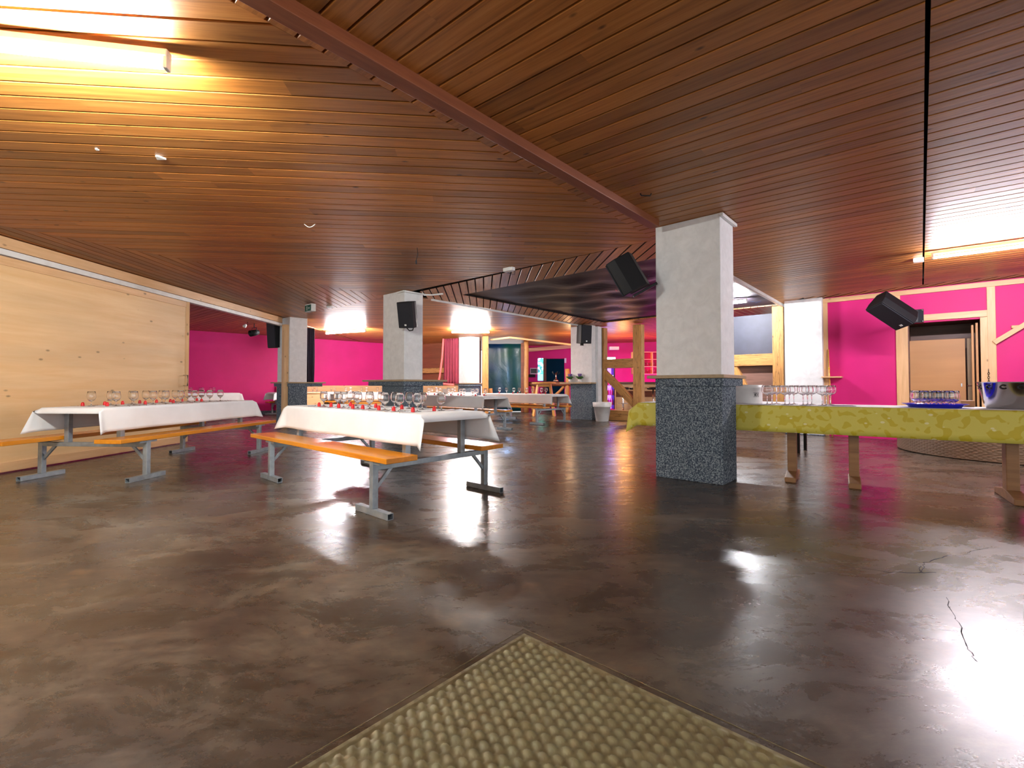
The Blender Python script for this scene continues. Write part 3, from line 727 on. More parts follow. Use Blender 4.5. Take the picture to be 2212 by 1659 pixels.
def set_table(org, rz, lab, tlab, nst=8, rows=(-.13, .14), x0=.9, dx=.24, cut=True, fav=True, short='', drop=.25, zz=0):
    t = use(proto_set, set_flag); place(t, (org[0], org[1], zz), rz, lab, 'picnic tables with benches')
    c = cloth_mb(drop=drop, seed=len(tabs)).build('tablecloth', M['cloth'], None, 0, (org[0], org[1], zz), (0, 0, rz))
    s_ = c.modifiers.new('solid', 'SOLIDIFY'); s_.thickness = .0015; s_.offset = -1
    tag(c, tlab, 'tablecloth', 'white tablecloths'); tabs.append(t)
    mw = Matrix.Translation((org[0], org[1], zz)) @ Matrix.Rotation(rz, 4, 'Z'); rr = random.Random(len(tabs)*5)
    z = TZ+.001
    for ri, ry in enumerate(rows):
        side = ['near row', 'far row'][ri]
        for k in range(nst):
            x = x0-dx*k+rr.uniform(-.025, .025); y = ry+rr.uniform(-.02, .02); sgn = -1 if ry < 0 else 1
            g = use(g_proto, g_used); p = mw @ Vector((x, y, z))
            place(g, p, 0, f'empty stemmed glass, {ORD[k]} from near end of {side} on {short}', f'glasses on {short}'); g['category'] = 'glass'
            if fav and (ri == 0 or k % 2 == 0):
                f = use(f_proto, f_used); p = mw @ Vector((x+.02+rr.uniform(-.03, .03), y-.075 if ri == 0 else y-.09, z))
                place(f, p, 0, f'small red foil dome by the {ORD[k]} glass of {side} on {short}', f'red foil favours on {short}'); f['category'] = 'table favour'
            if cut:
                for pr, fl, yy, nm in ((k_proto, ku, .05, 'knife'), (fk_proto, fu, -.08, 'fork')):
                    q = use(pr, fl); p = mw @ Vector((x+yy*.9, sgn*.245, z+.001))
                    place(q, p, rz+(R(90) if sgn < 0 else R(-90))+rr.uniform(-.12, .12), f'steel {nm} at the {ORD[k]} place of {side} on {short}', f'{nm}s on {short}'); q['category'] = nm
AT = AV+math.pi   # table long axis pointing towards the viewer
o1 = P(807, 1112, 0)+V*1.0+U*.6
set_table(xy(o1), AT, 'nearest grey steel picnic table with orange benches, left of the near pillar', 'white tablecloth on the nearest picnic table', short='the nearest table')
a2 = P(94, 1032, 0); b2 = P(315, 1033, 0); c2 = P(555, 977, 0); d2 = P(396, 976, 0)
o2 = (a2+b2+c2+d2)/4; dd = ((c2+d2)/2-(a2+b2)/2); rz2 = math.atan2(-dd.y, -dd.x)
set_table(xy(o2), rz2, 'picnic table with orange benches beside the pine wall at the left', 'white tablecloth on the table beside the pine wall', short='the pine wall table', rows=(-.14, .14))
for ch_ in tabs[-1].children:
    if ch_.name.startswith('seat') and 'bracket' not in ch_.name: ch_.location.x = .22 if ch_.location.y < 0 else -.02
o3 = P(1090, 928, 0)-U*.6+V*1.0
set_table(xy(o3), AT, 'picnic table set for guests just right of the speaker pillar', 'white tablecloth on the table right of the speaker pillar', short='the speaker pillar table', nst=5, x0=.85, dx=.42, cut=False)
o5 = P(1160, 917, 0)+U*.6+V*1.0
set_table(xy(o5), AT, 'picnic table set for guests left of the white plant pot', 'white tablecloth on the table near the plant pot', short='the plant pot table', nst=4, x0=.75, dx=.5, cut=False)
p = D(800, 850, 15.7); set_table((p.x, p.y+.2), AU+math.pi, 'picnic table along the wainscot before the pink wall', 'white tablecloth on the table along the wainscot', short='the wainscot table', nst=3, cut=False, dx=.6, fav=False)
set_table((-9.67, 14.04), AU+math.pi, 'picnic table in the room behind the pine wall', 'white tablecloth on the table behind the pine wall', short='the back room table', nst=6, cut=False, dx=.3)
set_table((-7.2, 16.58), AU+math.pi, 'picnic table half hidden behind the left pillar and post', 'white tablecloth half hidden behind the left pillar', short='the half hidden table', nst=2, cut=False, fav=False, dx=.7, x0=-.2)
p = D(960, 850, 14.2); set_table((p.x-.3, p.y+.9), AU+math.pi, 'picnic table in front of the far white pillar', 'white tablecloth before the far white pillar', short='the far pillar table', nst=3, cut=False, dx=.7, fav=False)
# ---------------------------------------------------------------- yellow buffet tables
fO = Vector((2.475, 5.12, 0)); fd = Vector((.819, -.573, 0)); gd = Vector((.573, .819, 0)); BZ = .788; af = math.atan2(fd.y, fd.x)
def bt(a, g, z=0): return fO+fd*a+gd*g+Vector((0, 0, z))
for nm, a0, a1, posts, lab in (('left', -1.12, .70, (-.62, .48), 'wooden trestle table under yellow cloth, behind the near pillar'), ('right', .72, 2.62, (1.02, 2.14), 'wooden trestle table under yellow cloth holding the ice bucket')):
    t = thing('trestle_table', lab, 'table', fO, af)
    MB().box(((a0+a1)/2, .34, BZ-.023), (a1-a0-.02, .66, .036)).build('tabletop', M['trestle'], t, .004)
    for x in posts:
        lg = MB().box((x, .31, .40), (.085, .13, .70)).build('leg', M['trestle'], t, .006)
        ft = MB(); ft.add([(x-.05, -.0, 0), (x+.05, -.0, 0), (x+.05, .62, 0), (x-.05, .62, 0), (x-.05, 0, .05), (x+.05, 0, .05), (x+.05, .62, .05), (x-.05, .62, .05), (x-.05, .24, .085), (x+.05, .24, .085), (x+.05, .38, .085), (x-.05, .38, .085)],
               [(0, 3, 2, 1), (0, 1, 5, 4), (3, 7, 6, 2), (4, 5, 9, 8), (8, 9, 10, 11), (11, 10, 6, 7), (1, 2, 6, 10, 9, 5), (0, 4, 8, 11, 7, 3)]); ft.build('foot', M['trestle'], lg, .006)
    bar('apron', (a0+.2, .34, BZ-.07), (a1-.2, .34, BZ-.07), .03, .06, M['trestle'], t)
# cloth: one long oilcloth, corner falling to a point at the left end
def ycloth():
    a0, a1, W_, dr = -1.13, 2.72, .68, .28; vs = []; ss = [a0-.16, a0-.08, a0-.012, a0+.01]+[a0+.06+(a1-a0-.06)*i/60 for i in range(61)]
    ts = [-dr, -dr*.8, -dr*.6, -dr*.4, -dr*.2, -.03, -.01, .005]+[W_*i/8 for i in range(1, 8)]+[W_-.005, W_+.01, W_+dr*.3, W_+dr*.6, W_+dr]
    for s in ss:
        for t_ in ts:
            os_ = max(0, a0-s); ot = -t_ if t_ < 0 else (t_-W_ if t_ > W_ else 0); sg = -1 if t_ < 0 else 1; base = 0 if t_ < 0 else W_
            if ot > 0: x = s+os_*.3; y = base+sg*(ot*.05+.006*math.sin(s*4)+os_*ot*2.0); z = BZ-ot*(.98)-os_*.55
            elif os_ > 0: x = a0-os_*.35; y = t_; z = BZ-os_*.9
            else: x, y, z = s, t_, BZ
            vs.append((x, y, z+.002))
    n = len(ts); fs = [(i*n+j, (i+1)*n+j, (i+1)*n+j+1, i*n+j+1) for i in range(len(ss)-1) for j in range(n-1)]
    o = MB().add(vs, fs, True).build('yellow_tablecloth', M['yellow'], None, 0, fO, (0, 0, af)); s_ = o.modifiers.new('solid', 'SOLIDIFY'); s_.thickness = .0012; s_.offset = -1
    return tag(o, 'yellow oilcloth with leaf pattern over the long buffet', 'tablecloth')
ycloth()
ru = MB().box((.8, .345, BZ+.005), (3.8, .655, .002)).build('paper_runner', M['cloth'], None, 0, fO, (0, 0, af)); tag(ru, 'white paper cover laid along the top of the yellow buffet', 'table cover')
BZ2 = BZ+.008
# white round box
wbx = thing('round_box', 'white round box standing on the buffet beside the near pillar', 'box', bt(.02, .42, BZ2))
MB().lathe([(0, 0), (.165, 0), (.165, .2), (0, .2)], 40).build('drum', M['white'], wbx, .003)
MB().lathe([(.169, .17), (.169, .212), (0, .213), (0, .211), (.1665, .2105), (.1665, .17)], 40).build('lid', M['white'], wbx)
kb = MB().box((0, 0, 0), (.006, .002, .03)); kb.box((.010, 0, .008), (.006, .002, .02), Matrix.Rotation(R(42), 3, 'Y')); kb.box((.010, 0, -.008), (.006, .002, .02), Matrix.Rotation(R(-42), 3, 'Y')); kb.box((.027, 0, 0), (.006, .002, .03))
for z_ in (-.022, .022): kb.box((.012, 0, z_), (.06, .002, .003))
kb.box((.042, 0, 0), (.003, .002, .047)); kb.build('printed_mark', M['ink'], wbx, 0, (.012, -.167, .1), (0, 0, R(4)))
# tall wine glasses
tg = [False]; tp = glass_proto(.205, .056, .105, .040, .045, 'wine_glass', 24)
spots_ = [(px, py) for px, py in ((1652, 875.5), (1661, 873.5), (1669, 872), (1684, 876.5), (1692, 874.5), (1699, 873), (1714, 877), (1721, 875.5), (1727, 874), (1743, 878), (1747, 876.5), (1754, 875))]
for k, (px, py) in enumerate(spots_):
    col_ = k//3; rw = k % 3
    a = .33+.165*col_+rw*.012; g = .10+rw*.135
    q = bt(.27+.165*col_+.032*rw, .09+.125*rw, BZ2)
    o = use(tp, tg); place(o, q, 0, f'tall clear wine glass, {["front", "middle", "back"][rw]} of the {ORD[col_]} column from the round box', 'tall wine glasses on the buffet'); o['category'] = 'glass'
nk = MB().box((0, 0, .002), (.2, .16, .003)).build('napkin', plain('plum_napkin', srgb(120, 84, 110), .8), None, 0, bt(.93, .2, BZ2), (0, 0, af+.2)); tag(nk, 'flat plum coloured napkin on the buffet between the glass groups', 'napkin')
# blue tray + small glasses
tr = MB().lathe([(0, .004), (.18, .004), (.205, .03), (.24, .036), (.24, .032), (.208, .024), (.185, .0), (0, 0)], 40).build('serving_tray', M['blueg'], None, 0, bt(1.64, .28, BZ2)); tag(tr, 'shiny blue round tray carrying small glasses', 'tray')
sg_ = [False]; sp_ = glass_proto(.15, .04, .045, .032, .034, 'small_wine_glass', 20)
kk = 0
for rw, cnt in enumerate((3, 4, 4, 3)):
    for i in range(cnt):
        a = (i-(cnt-1)/2)*.088; g = (rw-1.5)*.082
        o = use(sp_, sg_); place(o, bt(1.64+a, .28+g, BZ2+.0045), 0, f'small stemmed glass, {ORD[i]} from left in {["front", "second", "third", "back"][rw]} row on the blue tray', 'small glasses on the blue tray'); o['category'] = 'glass'; kk += 1
# ice bucket
bk = thing('ice_bucket', 'large polished steel ice bucket at the right end of the buffet', 'bucket', bt(2.19, .36, BZ2))
RB, RT, HB = .185, .25, .235
MB().lathe([(0, 0), (RB, 0), (RB+.02, .05), (RT-.008, HB-.008), (RT, HB), (RT+.004, HB+.002), (RT-.004, HB+.001), (RT-.012, HB-.01), (RB+.012, .05), (RB-.006, .008), (0, .008)], 64).build('bowl', M['steel'], bk)
def rad(z): return RB+.02+(RT-.028-RB)*(z-.05)/(HB-.058)+.0025
for k in range(14):
    th = 2*math.pi*k/14; mb = MB(); zc = HB-.045; ro, ri, hgt = .026, .015, .019; n = 18; vs = []
    for i in range(n+1):
        a = R(40)+R(280)*i/n
        for r_, e in ((ri, 0), (ro, 0), (ro, .002), (ri, .002)):
            x = math.cos(a)*r_*1.0; z = math.sin(a)*r_*.75; zz = zc+z; rr_ = rad(zz)+e; an = th+x/rr_
            vs.append((rr_*math.cos(an), rr_*math.sin(an), zz))
    fs = []
    for i in range(n):
        for j in range(4): fs.append((i*4+j, i*4+(j+1) % 4, (i+1)*4+(j+1) % 4, (i+1)*4+j))
    mb.add(vs, fs, True).build('letter_c', M['ink'], bk)
ck = MB().box((0, 0, .03), (.1, .07, .06)).build('wood_block', M['ply'], None, .004, bt(1.92, .62, BZ2), (0, 0, af)); tag(ck, 'small pale wooden block behind the ice bucket', 'block')
# white table behind buffet (marble print cloth)
q = D(1655, 852, 7.3)
t = thing('side_table', 'side table under a white marble print cloth behind the round box', 'table', (q.x, 7.5, 0), AU)
MB().box((0, 0, .72), (.6, 1.3, .03)).build('tabletop', M['ply'], t, .004)
for sx in (-1, 1):
    for sy in (-1, 1): MB().box((sx*.25, sy*.58, .35), (.04, .04, .7)).build('leg', M['blackm'], t)
c = cloth_mb(1.3, .6, .15, .05, 3, .735).build('tablecloth', M['marble'], None, 0, (q.x, 7.5, 0), (0, 0, AU+math.pi/2)); tag(c, 'white marble print cloth on the side table behind the buffet', 'tablecloth')
# ---------------------------------------------------------------- wicker
def weave(nu, nv, pitch, amp, sub=6):
    """height over a grid of crossing strands"""
    def h(u, v):
        row = math.floor(v/pitch); fv = v/pitch-row-.5; ph = math.pi*(row % 2)
        wave_ = math.cos(math.pi*u/pitch+ph)
        wf = (.55+.45*wave_)*math.sqrt(max(0, 1-(2.1*fv)**2)) if abs(fv) < .476 else 0
        col_ = math.floor(u/pitch+.5); fu = u/pitch-col_
        wp = (.50-.30*math.cos(math.pi*v/pitch*0+math.pi*col_+ph))*math.sqrt(max(0, 1-(fu/.24)**2)) if abs(fu) < .24 else 0
        return amp*max(wf, wp), (1 if wf >= wp else 0)
    return h
hf = weave(0, 0, .024, .0075)
wk = thing('wicker_table', 'square low wicker table with a glass top in the foreground', 'table', tuple(P(1132, 1362, .45)), AU+math.pi)   # local +x = -U, +y = -V
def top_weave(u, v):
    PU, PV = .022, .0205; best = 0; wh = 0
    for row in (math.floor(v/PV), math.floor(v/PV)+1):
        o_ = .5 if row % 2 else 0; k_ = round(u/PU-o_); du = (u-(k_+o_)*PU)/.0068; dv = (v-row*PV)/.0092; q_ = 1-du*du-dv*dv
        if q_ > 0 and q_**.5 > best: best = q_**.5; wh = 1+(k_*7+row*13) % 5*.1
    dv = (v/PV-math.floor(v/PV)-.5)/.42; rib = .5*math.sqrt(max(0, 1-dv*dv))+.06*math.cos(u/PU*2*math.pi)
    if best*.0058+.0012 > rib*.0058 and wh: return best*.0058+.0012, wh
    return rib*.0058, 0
S = .95; N = int(S/.0029); vs = []; fs = []; tn = []
for i in range(N+1):
    for j in range(N+1):
        u, v = S*i/N, S*j/N; hh, which = top_weave(u, v)
        e = min(u, v, S-u, S-v)
        if e < .010: hh = .005
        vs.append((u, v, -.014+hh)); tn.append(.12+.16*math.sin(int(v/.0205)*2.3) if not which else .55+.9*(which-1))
for i in range(N):
    for j in range(N): fs.append((i*(N+1)+j, (i+1)*(N+1)+j, (i+1)*(N+1)+j+1, i*(N+1)+j+1))
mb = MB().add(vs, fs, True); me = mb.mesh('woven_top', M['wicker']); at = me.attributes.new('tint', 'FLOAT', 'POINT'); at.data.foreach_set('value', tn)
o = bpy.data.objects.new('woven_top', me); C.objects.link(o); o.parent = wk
MB().box((S/2, S/2, -.03-.17), (S-.004, S-.004, .34)).build('woven_body', M['wicker'], wk, .01)
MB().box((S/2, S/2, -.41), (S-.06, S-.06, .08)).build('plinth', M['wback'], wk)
MB().box((S/2, S/2, -.0015), (S+.012, S+.012, .005)).build('glass_top', M['pane'], wk, .001)
# large round wicker seat behind buffet
cw = Vector((7.30, 6.80, 0)); rw_, hw_ = 1.32, .42
NA, NZ = 760, 72; vs = []; fs = []; tn = []
for j in range(NZ+1):
    z = hw_*j/NZ
    for i in range(NA):
        a = 2*math.pi*i/NA; u = a*rw_; hh, _ = hf(u/.045*.024, z/.022*.024)
        r_ = rw_+hh*1.0; vs.append((r_*math.cos(a), r_*math.sin(a), z+.012)); tn.append(.5)
for j in range(NZ):
    for i in range(NA): i2 = (i+1) % NA; fs.append((j*NA+i, j*NA+i2, (j+1)*NA+i2, (j+1)*NA+i))
rs = thing('wicker_daybed', 'large round brown wicker base standing behind the yellow buffet', 'daybed', cw)
me = MB().add(vs, fs, True).mesh('woven_side', M['wicker_brown']); at = me.attributes.new('tint', 'FLOAT', 'POINT'); at.data.foreach_set('value', tn)
o = bpy.data.objects.new('woven_side', me); C.objects.link(o); o.parent = rs
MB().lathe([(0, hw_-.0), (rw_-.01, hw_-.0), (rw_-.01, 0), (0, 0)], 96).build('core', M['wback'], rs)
# ---------------------------------------------------------------- loudspeakers
def speaker(label, loc, rot, w_=.32, h_=.5, d_=.3, logo=True, extras=False):
    t = thing('loudspeaker', label, 'loudspeaker', loc, 0, 'black loudspeakers'); t.rotation_euler = rot
    b_ = .55; pl = [(-w_/2, 0), (w_/2, 0), (w_/2*.98, d_*.4), (w_/2*b_, d_), (-w_/2*b_, d_), (-w_/2*.98, d_*.4)]
    MB().prism(pl, -h_/2, h_/2).build('cabinet', M['black'], t, .008)
    MB().box((0, -.008, 0), (w_*.94, .016, h_*.96)).build('grille', M['grille'], t, .006)
    if logo: MB().box((0, -.018, -h_*.38), (w_*.13, .004, w_*.1)).build('badge', M['white'], t, .001)
    return t
def aim(t, z, f, loc):
    z, f = Vector(z).normalized(), Vector(f).normalized(); y = -(f-z*f.dot(z)).normalized(); x = y.cross(z)
    t.rotation_euler = Matrix(((x.x, y.x, z.x), (x.y, y.y, z.y), (x.z, y.z, z.z))).to_euler(); t.location = loc
def spk_bracket(t, pts, r=.014): MB().tube(pts, r, 8).build('bracket', M['blackm'], t)
s1_ = speaker('black loudspeaker tilted out from the nearest pillar under the foil ceiling', D(1352, 598, 5.15), (R(-26), R(-24), R(200)), .34, .40, .26, False)
aim(s1_, (-.47, .1, .88), (-.80, .45, -.38), D(1336, 608, 5.15))
MB().box((0, 0, 0), (.004, .035, .03)).build('yellow_sticker', M['yel'], s1_, .001, (-.142, .17, -.13), (0, 0, R(-36)))
bar('bracket', D(1368, 640, 5.12), D(1418, 612, 5.13), .05, .03, M['blackm'], None).name = 'speaker_bracket'
o = C.objects['speaker_bracket']; tag(o, 'black steel bracket joining the tilted loudspeaker to the nearest pillar', 'bracket')
s2_ = speaker('black loudspeaker mounted on the corner of the second pillar', D(875, 681, 8.28), (R(14), R(2), R(-18)), .30, .46, .28)
spk_bracket(s2_, [(0, .2, -.05), (0, .36, -.05)])
MB().tube([(-.02, .05, -.23), (.0, .1, -.29), (.07, .1, -.28), (.09, .1, -.23)], .01, 8).build('cable_loop', M['blackm'], s2_)
s3_ = speaker('tall black loudspeaker behind the pine post on the left', D(586, 722, 12.35), (R(4), 0, R(-35)), .42, .72, .4, False)
s4_ = speaker('black loudspeaker on the far pillar above the plant pot', D(1267, 722, 13.25), (R(4), 0, R(28)), .36, .52, .34)
spk_bracket(s4_, [(0, .2, -.25), (0, .2, -.32)], .05)
s5_ = speaker('black loudspeaker hanging aslant on a bracket at the right pink wall', D(1928, 684, 7.75), (R(40), R(50), R(-20)), .36, .60, .30)
aim(s5_, (-.80, .1, .60), (-.62, -.18, -.78), D(1921, 684, 7.75))
bp = thing('speaker_bracket', 'dark steel wall plate holding the aslant loudspeaker above the doorway', 'bracket')
pw = wrp(1981).to_3d()+wn*.045; zc = zat(1981, 683, pw)
bar('wall_plate', pw+Vector((0, 0, zc-.12)), pw+Vector((0, 0, zc+.12)), .2, .02, M['grille'], bp)
for a_ in (-1, 1):
    for b_ in (-1, 1): MB().box((pw.x+wn.x*.012+wd.x*.08*a_, pw.y+wn.y*.012+wd.y*.08*a_, zc+.1*b_), (.02, .02, .02)).build('bolt', M['steel'], bp)
MB().box((pw.x, pw.y, zc), (.05, .05, .22), Matrix.Rotation(AU, 3, 'Z')).build('upright', M['blackm'], bp)
MB().tube([pw+Vector((0, 0, zc)), pw+wn*.2+wd*.1+Vector((0, 0, zc-.05)), D(1944, 690, 7.80)], .018, 8).build('arm', M['blackm'], bp)
# ---------------------------------------------------------------- posts, curtains, ceiling bits
pb = P(616, 917.5, 0)
o = MB().box((1.28, 0, 0), (2.56, .15, .15)).build('pine_post', M['pine_trim'], None, .004); o.rotation_euler = (0, R(-90), AU); o.location = (pb.x, pb.y, 0)
tag(o, 'squared pine post at the end of the sliding wall track', 'post')
tag(sheet('curtain', D(656, 800, 13.3), D(679, 800, 13.6), 1.02, 2.66, M['cdark'], .03, 40, 80, 10), 'dark curtain hanging right of the left pillar', 'curtain')
cu = thing('curtain', 'dark red curtain with coral hem left of the far white pillar', 'curtain')
ca_, cb_ = D(958, 800, 16.6), D(990, 800, 16.3)
sheet('drape', ca_, cb_, 1.06, 2.66, M['cred'], .035, 34, 90, 14, cu)
ch0 = ca_+Vector((-.02, -.05, 0)); 
MB().tube([(ca_.x+.0, ca_.y-.03, 2.66), (ca_.x-.04, ca_.y-.03, 2.0), (ca_.x-.13, ca_.y-.03, 1.3), (ca_.x-.2, ca_.y-.03, 1.07)], .035, 8).build('side_hem', M['ccoral'], cu)
MB().tube([(ca_.x-.2, ca_.y-.05, 1.07), (cb_.x-.15, cb_.y-.03, 1.03)], .035, 8).build('bottom_hem', M['ccoral'], cu)
tp_ = D(1048, 800, 16.6)
o = MB().box((1.375, 0, 0), (2.75, .26, .2)).build('timber_post', M['timber'], None, .01); o.rotation_euler = (0, R(-90), .2); o.location = (tp_.x, tp_.y, 0); tag(o, 'squared old timber post between far pillar and blue sheet', 'post')
o = bar('timber_knee', (tp_.x+.19, tp_.y, .9), (tp_.x+.26, tp_.y, .0), .1, .1, M['timber']); tag(o, 'short timber stub at the foot of the far squared post', 'timber')
# timber rail on the brown wall
w0_ = onl(918, BW0, BW1); w1_ = onl(958, BW0, BW1)
o = bar('timber_rail', Vector((w0_.x-.6, w0_.y+.2, 1.62)), Vector((w1_.x+.2, w1_.y-.25, 1.62)), .12, .2, M['timber']); tag(o, 'rough timber rail on the brown panelled back wall', 'timber')
# half-timbered frame of the bar
FS = [U*.78]
def onv(px): return onl(px, xy(B_+FS[0]), xy(C_+FS[0]))
q1 = onv(1302); q2 = onv(1380); q3 = onv(1684)
hf_ = thing('half_timbered_wall', 'half timbered frame with diagonal brace between hall and pink bar', 'timber frame')
def post(px, w_, z0=0, z1=2.72, nm='post', dep=.2):
    q = onv(px); o = MB().box(((z1-z0)/2, 0, 0), (z1-z0, w_, dep)).build(nm, M['timber'], hf_, .01)
    x = Vector((0, 0, 1)); y = V; z = x.cross(y); o.matrix_local = Matrix(((x.x, y.x, z.x, q.x), (x.y, y.y, z.y, q.y), (x.z, y.z, z.z, z0), (0, 0, 0, 1))); return q
post(1302, .22, .28); post(1380, .26, .28)
z1b, z2b = zat(1340, 777, q1), zat(1340, 796, q1)
bar('rail', q1.to_3d()+Vector((0, 0, (z1b+z2b)/2)), q2.to_3d()+Vector((0, 0, (z1b+z2b)/2)), .18, (z1b-z2b), M['timber'], hf_)
bar('brace', q1.to_3d()+U*.02+Vector((0, 0, 1.42)), q2.to_3d()+U*.02+Vector((0, 0, .35)), .16, .2, M['timber'], hf_)
bar('sill', (q1.to_3d()-V*.12)+Vector((0, 0, .14)), onv(1440).to_3d()+Vector((0, 0, .14)), .2, .28, M['timber'], hf_)
FS[0] = U*0; q3 = onv(1684)
hg = thing('half_timbered_wall', 'half timbered frame right of the near pillar with dark infill panel', 'timber frame')
o = MB().box((1.36, 0, 0), (2.72, .22, .2)).build('post', M['timber'], hg, .01)
x = Vector((0, 0, 1)); y = V; z = x.cross(y); o.matrix_local = Matrix(((x.x, y.x, z.x, q3.x), (x.y, y.y, z.y, q3.y), (x.z, y.z, z.z, .01), (0, 0, 0, 1)))
q4 = onv(1560)
zr = zat(1640, 776, q3)
bar('rail', q4.to_3d()+Vector((0, 0, zr)), q3.to_3d()+Vector((0, 0, zr)), .18, .26, M['timber'], hg)
bar('brace', onv(1585).to_3d()+Vector((0, 0, 1.45)), onv(1625).to_3d()+Vector((0, 0, .6)), .14, .16, M['timber'], hg)
bar('dark_infill', q4.to_3d()+U*.08+Vector((0, 0, (zr+2.6)/2)), q3.to_3d()+U*.08+Vector((0, 0, (zr+2.6)/2)), .04, 2.6-zr, plain('slate_panel', srgb(62, 64, 78), .6), hg)
bar('walnut_infill', q4.to_3d()+U*.08+Vector((0, 0, zr/2)), q3.to_3d()+U*.08+Vector((0, 0, zr/2)), .04, zr, M['walnut'], hg)
# dark strip post left of first timber
FS[0] = U*.62; q0b = onv(1295); o = bar('dark_post', q0b.to_3d(), q0b.to_3d()+Vector((0, 0, 2.7)), .12, .12, M['cdark']); tag(o, 'narrow dark post beside the first timber of the bar front', 'post')
# bar platform, counter, stools, fridge, shelves
pf = [xy(B_+U*.92), xy(C_+U*.92), xy(C_+U*5.5), xy(B_+U*6.0)]
tag(MB().prism(pf, 0.001, .15).build('bar_platform', M['dwood']), 'raised dark floor platform of the bar', 'platform')
bx0, bx1 = D(1331, 880, 15.6), D(1470, 880, 15.2)
bc = thing('bar_counter', 'pale wooden bar counter with dark top behind the timber frame', 'bar counter')
def cbox(nm, x0, x1, y0, y1, z0, z1, mat, par): return MB().box(((x0+x1)/2, (y0+y1)/2, (z0+z1)/2), (x1-x0, y1-y0, z1-z0)).build(nm, mat, par, .006)
cbox('front_panel', bx0.x, bx1.x, 15.7, 15.8, .15, .98, M['pine_trim'], bc); cbox('top', bx0.x-.05, bx1.x, 15.5, 16.2, 1.06, 1.12, M['dwood'], bc); cbox('fascia', bx0.x-.03, bx1.x, 15.6, 15.75, .93, 1.06, M['pine_trim'], bc)
cbox('copper_band', bx0.x+.02, bx1.x, 15.68, 15.7, .62, .82, M['brownwall'], bc)
sfl = [False]
def make_stool():
    t = thing('bar_stool', 'x', 'bar stool')
    MB().lathe([(0, .72), (.17, .72), (.19, .74), (.19, .78), (.16, .80), (0, .80)], 24).build('seat', M['blackm'], t)
    MB().lathe([(0, 0), (.2, 0), (.2, .012), (.03, .04), (.022, .3), (.022, .72), (0, .72)], 20).build('column', M['chrome'], t)
    MB().tube([(.15*math.cos(a/6*math.pi), .15*math.sin(a/6*math.pi), .28) for a in range(13)], .01, 6, False).build('footring', M['chrome'], t)
    return t
stp = make_stool()
for px, lab in ((1346, 'black seated chrome bar stool nearest the diagonal brace'), (1373, 'black seated chrome bar stool behind the second timber post'), (1411, 'black seated chrome bar stool next to the near pillar edge')):
    q = D(px, 880, 15.1); place(use(stp, sfl), (q.x, 15.1, .15), 0, lab, 'bar stools')
# fridge
fr = thing('bottle_fridge', 'drinks fridge with lit shelves of bottles left of the bar', 'fridge')
fx0, fx1 = D(1303, 850, 16.9).x, D(1329, 850, 16.9).x
for nm, a in (('side', fx0), ('side', fx1-.04)): cbox(nm, a, a+.04, 16.9, 17.4, .15, 1.85, M['black'], fr)
cbox('back', fx0, fx1, 17.4, 17.44, .15, 1.85, emis('fridge_glow', (.25, .06, 1, 1), 1.0), fr)
for z in (.3, .65, 1.0, 1.35, 1.7): cbox('fridge_shelf', fx0+.04, fx1-.04, 16.95, 17.4, z, z+.02, M['steel'], fr)
bfl = [False]
bp_ = MB().lathe([(0, 0), (.03, 0), (.032, .01), (.032, .14), (.012, .18), (.012, .23), (0, .23)], 12).build('bottle', plain('pink_bottle', srgb(210, 60, 160), .2))
for sh, z in enumerate((.32, .67, 1.02)):
    for k in range(5):
        q = use(bp_, bfl); place(q, (fx0+.08+k*(fx1-fx0-.16)/4, 17.05, z), 0, f'small bottle, {ORD[k]} from left on the {["bottom", "middle", "top"][sh]} lit fridge shelf', 'bottles in the bar fridge'); q['category'] = 'bottle'
# light box
lb = thing('light_box', 'small glowing blue white light box above the timber rail', 'sign'); a = D(1309, 772, 16.9); b = D(1329, 781, 16.9)
cbox('housing', a.x-.02, b.x+.02, 16.9, 17.05, b.z-.02, a.z+.02, M['black'], lb); cbox('glow_panel', a.x, b.x, 16.88, 16.9, b.z, a.z, emis('blue_glow', (.45, .55, 1, 1), 4), lb)
a = D(1316, 749, 18.2); b = D(1336, 756, 18.2); o = cbox('air_conditioner', a.x, b.x, 18.1, 18.3, b.z, a.z, M['white'], None); tag(o, 'white wall air conditioner high on the pink bar wall', 'air conditioner')
# shelf unit
su = thing('cube_shelf', 'pink lit cube shelf with glasses on the bar wall', 'shelf'); a = D(1365, 761, 17.6); b = D(1450, 808, 17.6)
m_s = M['pine_trim']; zs = [b.z+(a.z-b.z)*i/3 for i in range(4)]; xs = [a.x+(b.x-a.x)*i/4 for i in range(5)]
for z in zs: cbox('board', a.x, b.x, 17.45, 17.7, z-.012, z+.012, m_s, su)
for x_ in xs: cbox('upright', x_-.012, x_+.012, 17.45, 17.7, zs[0], zs[3], m_s, su)
cbox('back_panel', a.x, b.x, 17.7, 17.71, zs[0], zs[3], M['pink'], su)
gg = [False]; bg = glass_proto(.15, .035, .05, .03, .03, 'bar_glass', 12)
for r_ in range(2):
    for c__ in range(3):
        for k in range(3):
            q = use(bg, gg); place(q, (xs[c__]+.08+k*.11, 17.55, zs[r_]+.013), 0, f'glass, {ORD[k]} from left in the {ORD[c__]} cell of the {["bottom", "middle"][r_]} shelf row', 'glasses in the cube shelf'); q['category'] = 'glass'
# flower pot
pq = P(1301, 910, 0)
fp = MB().lathe([(0, 0), (.165, 0), (.175, .01), (.235, .40), (.255, .40), (.26, .42), (.268, .53), (.258, .535), (.24, .53), (.225, .42), (0, .42)], 40).build('plant_pot', M['pot'], None, 0, (pq.x, pq.y, 0)); tag(fp, 'large empty white plant pot on the floor by the timber frame', 'plant pot')
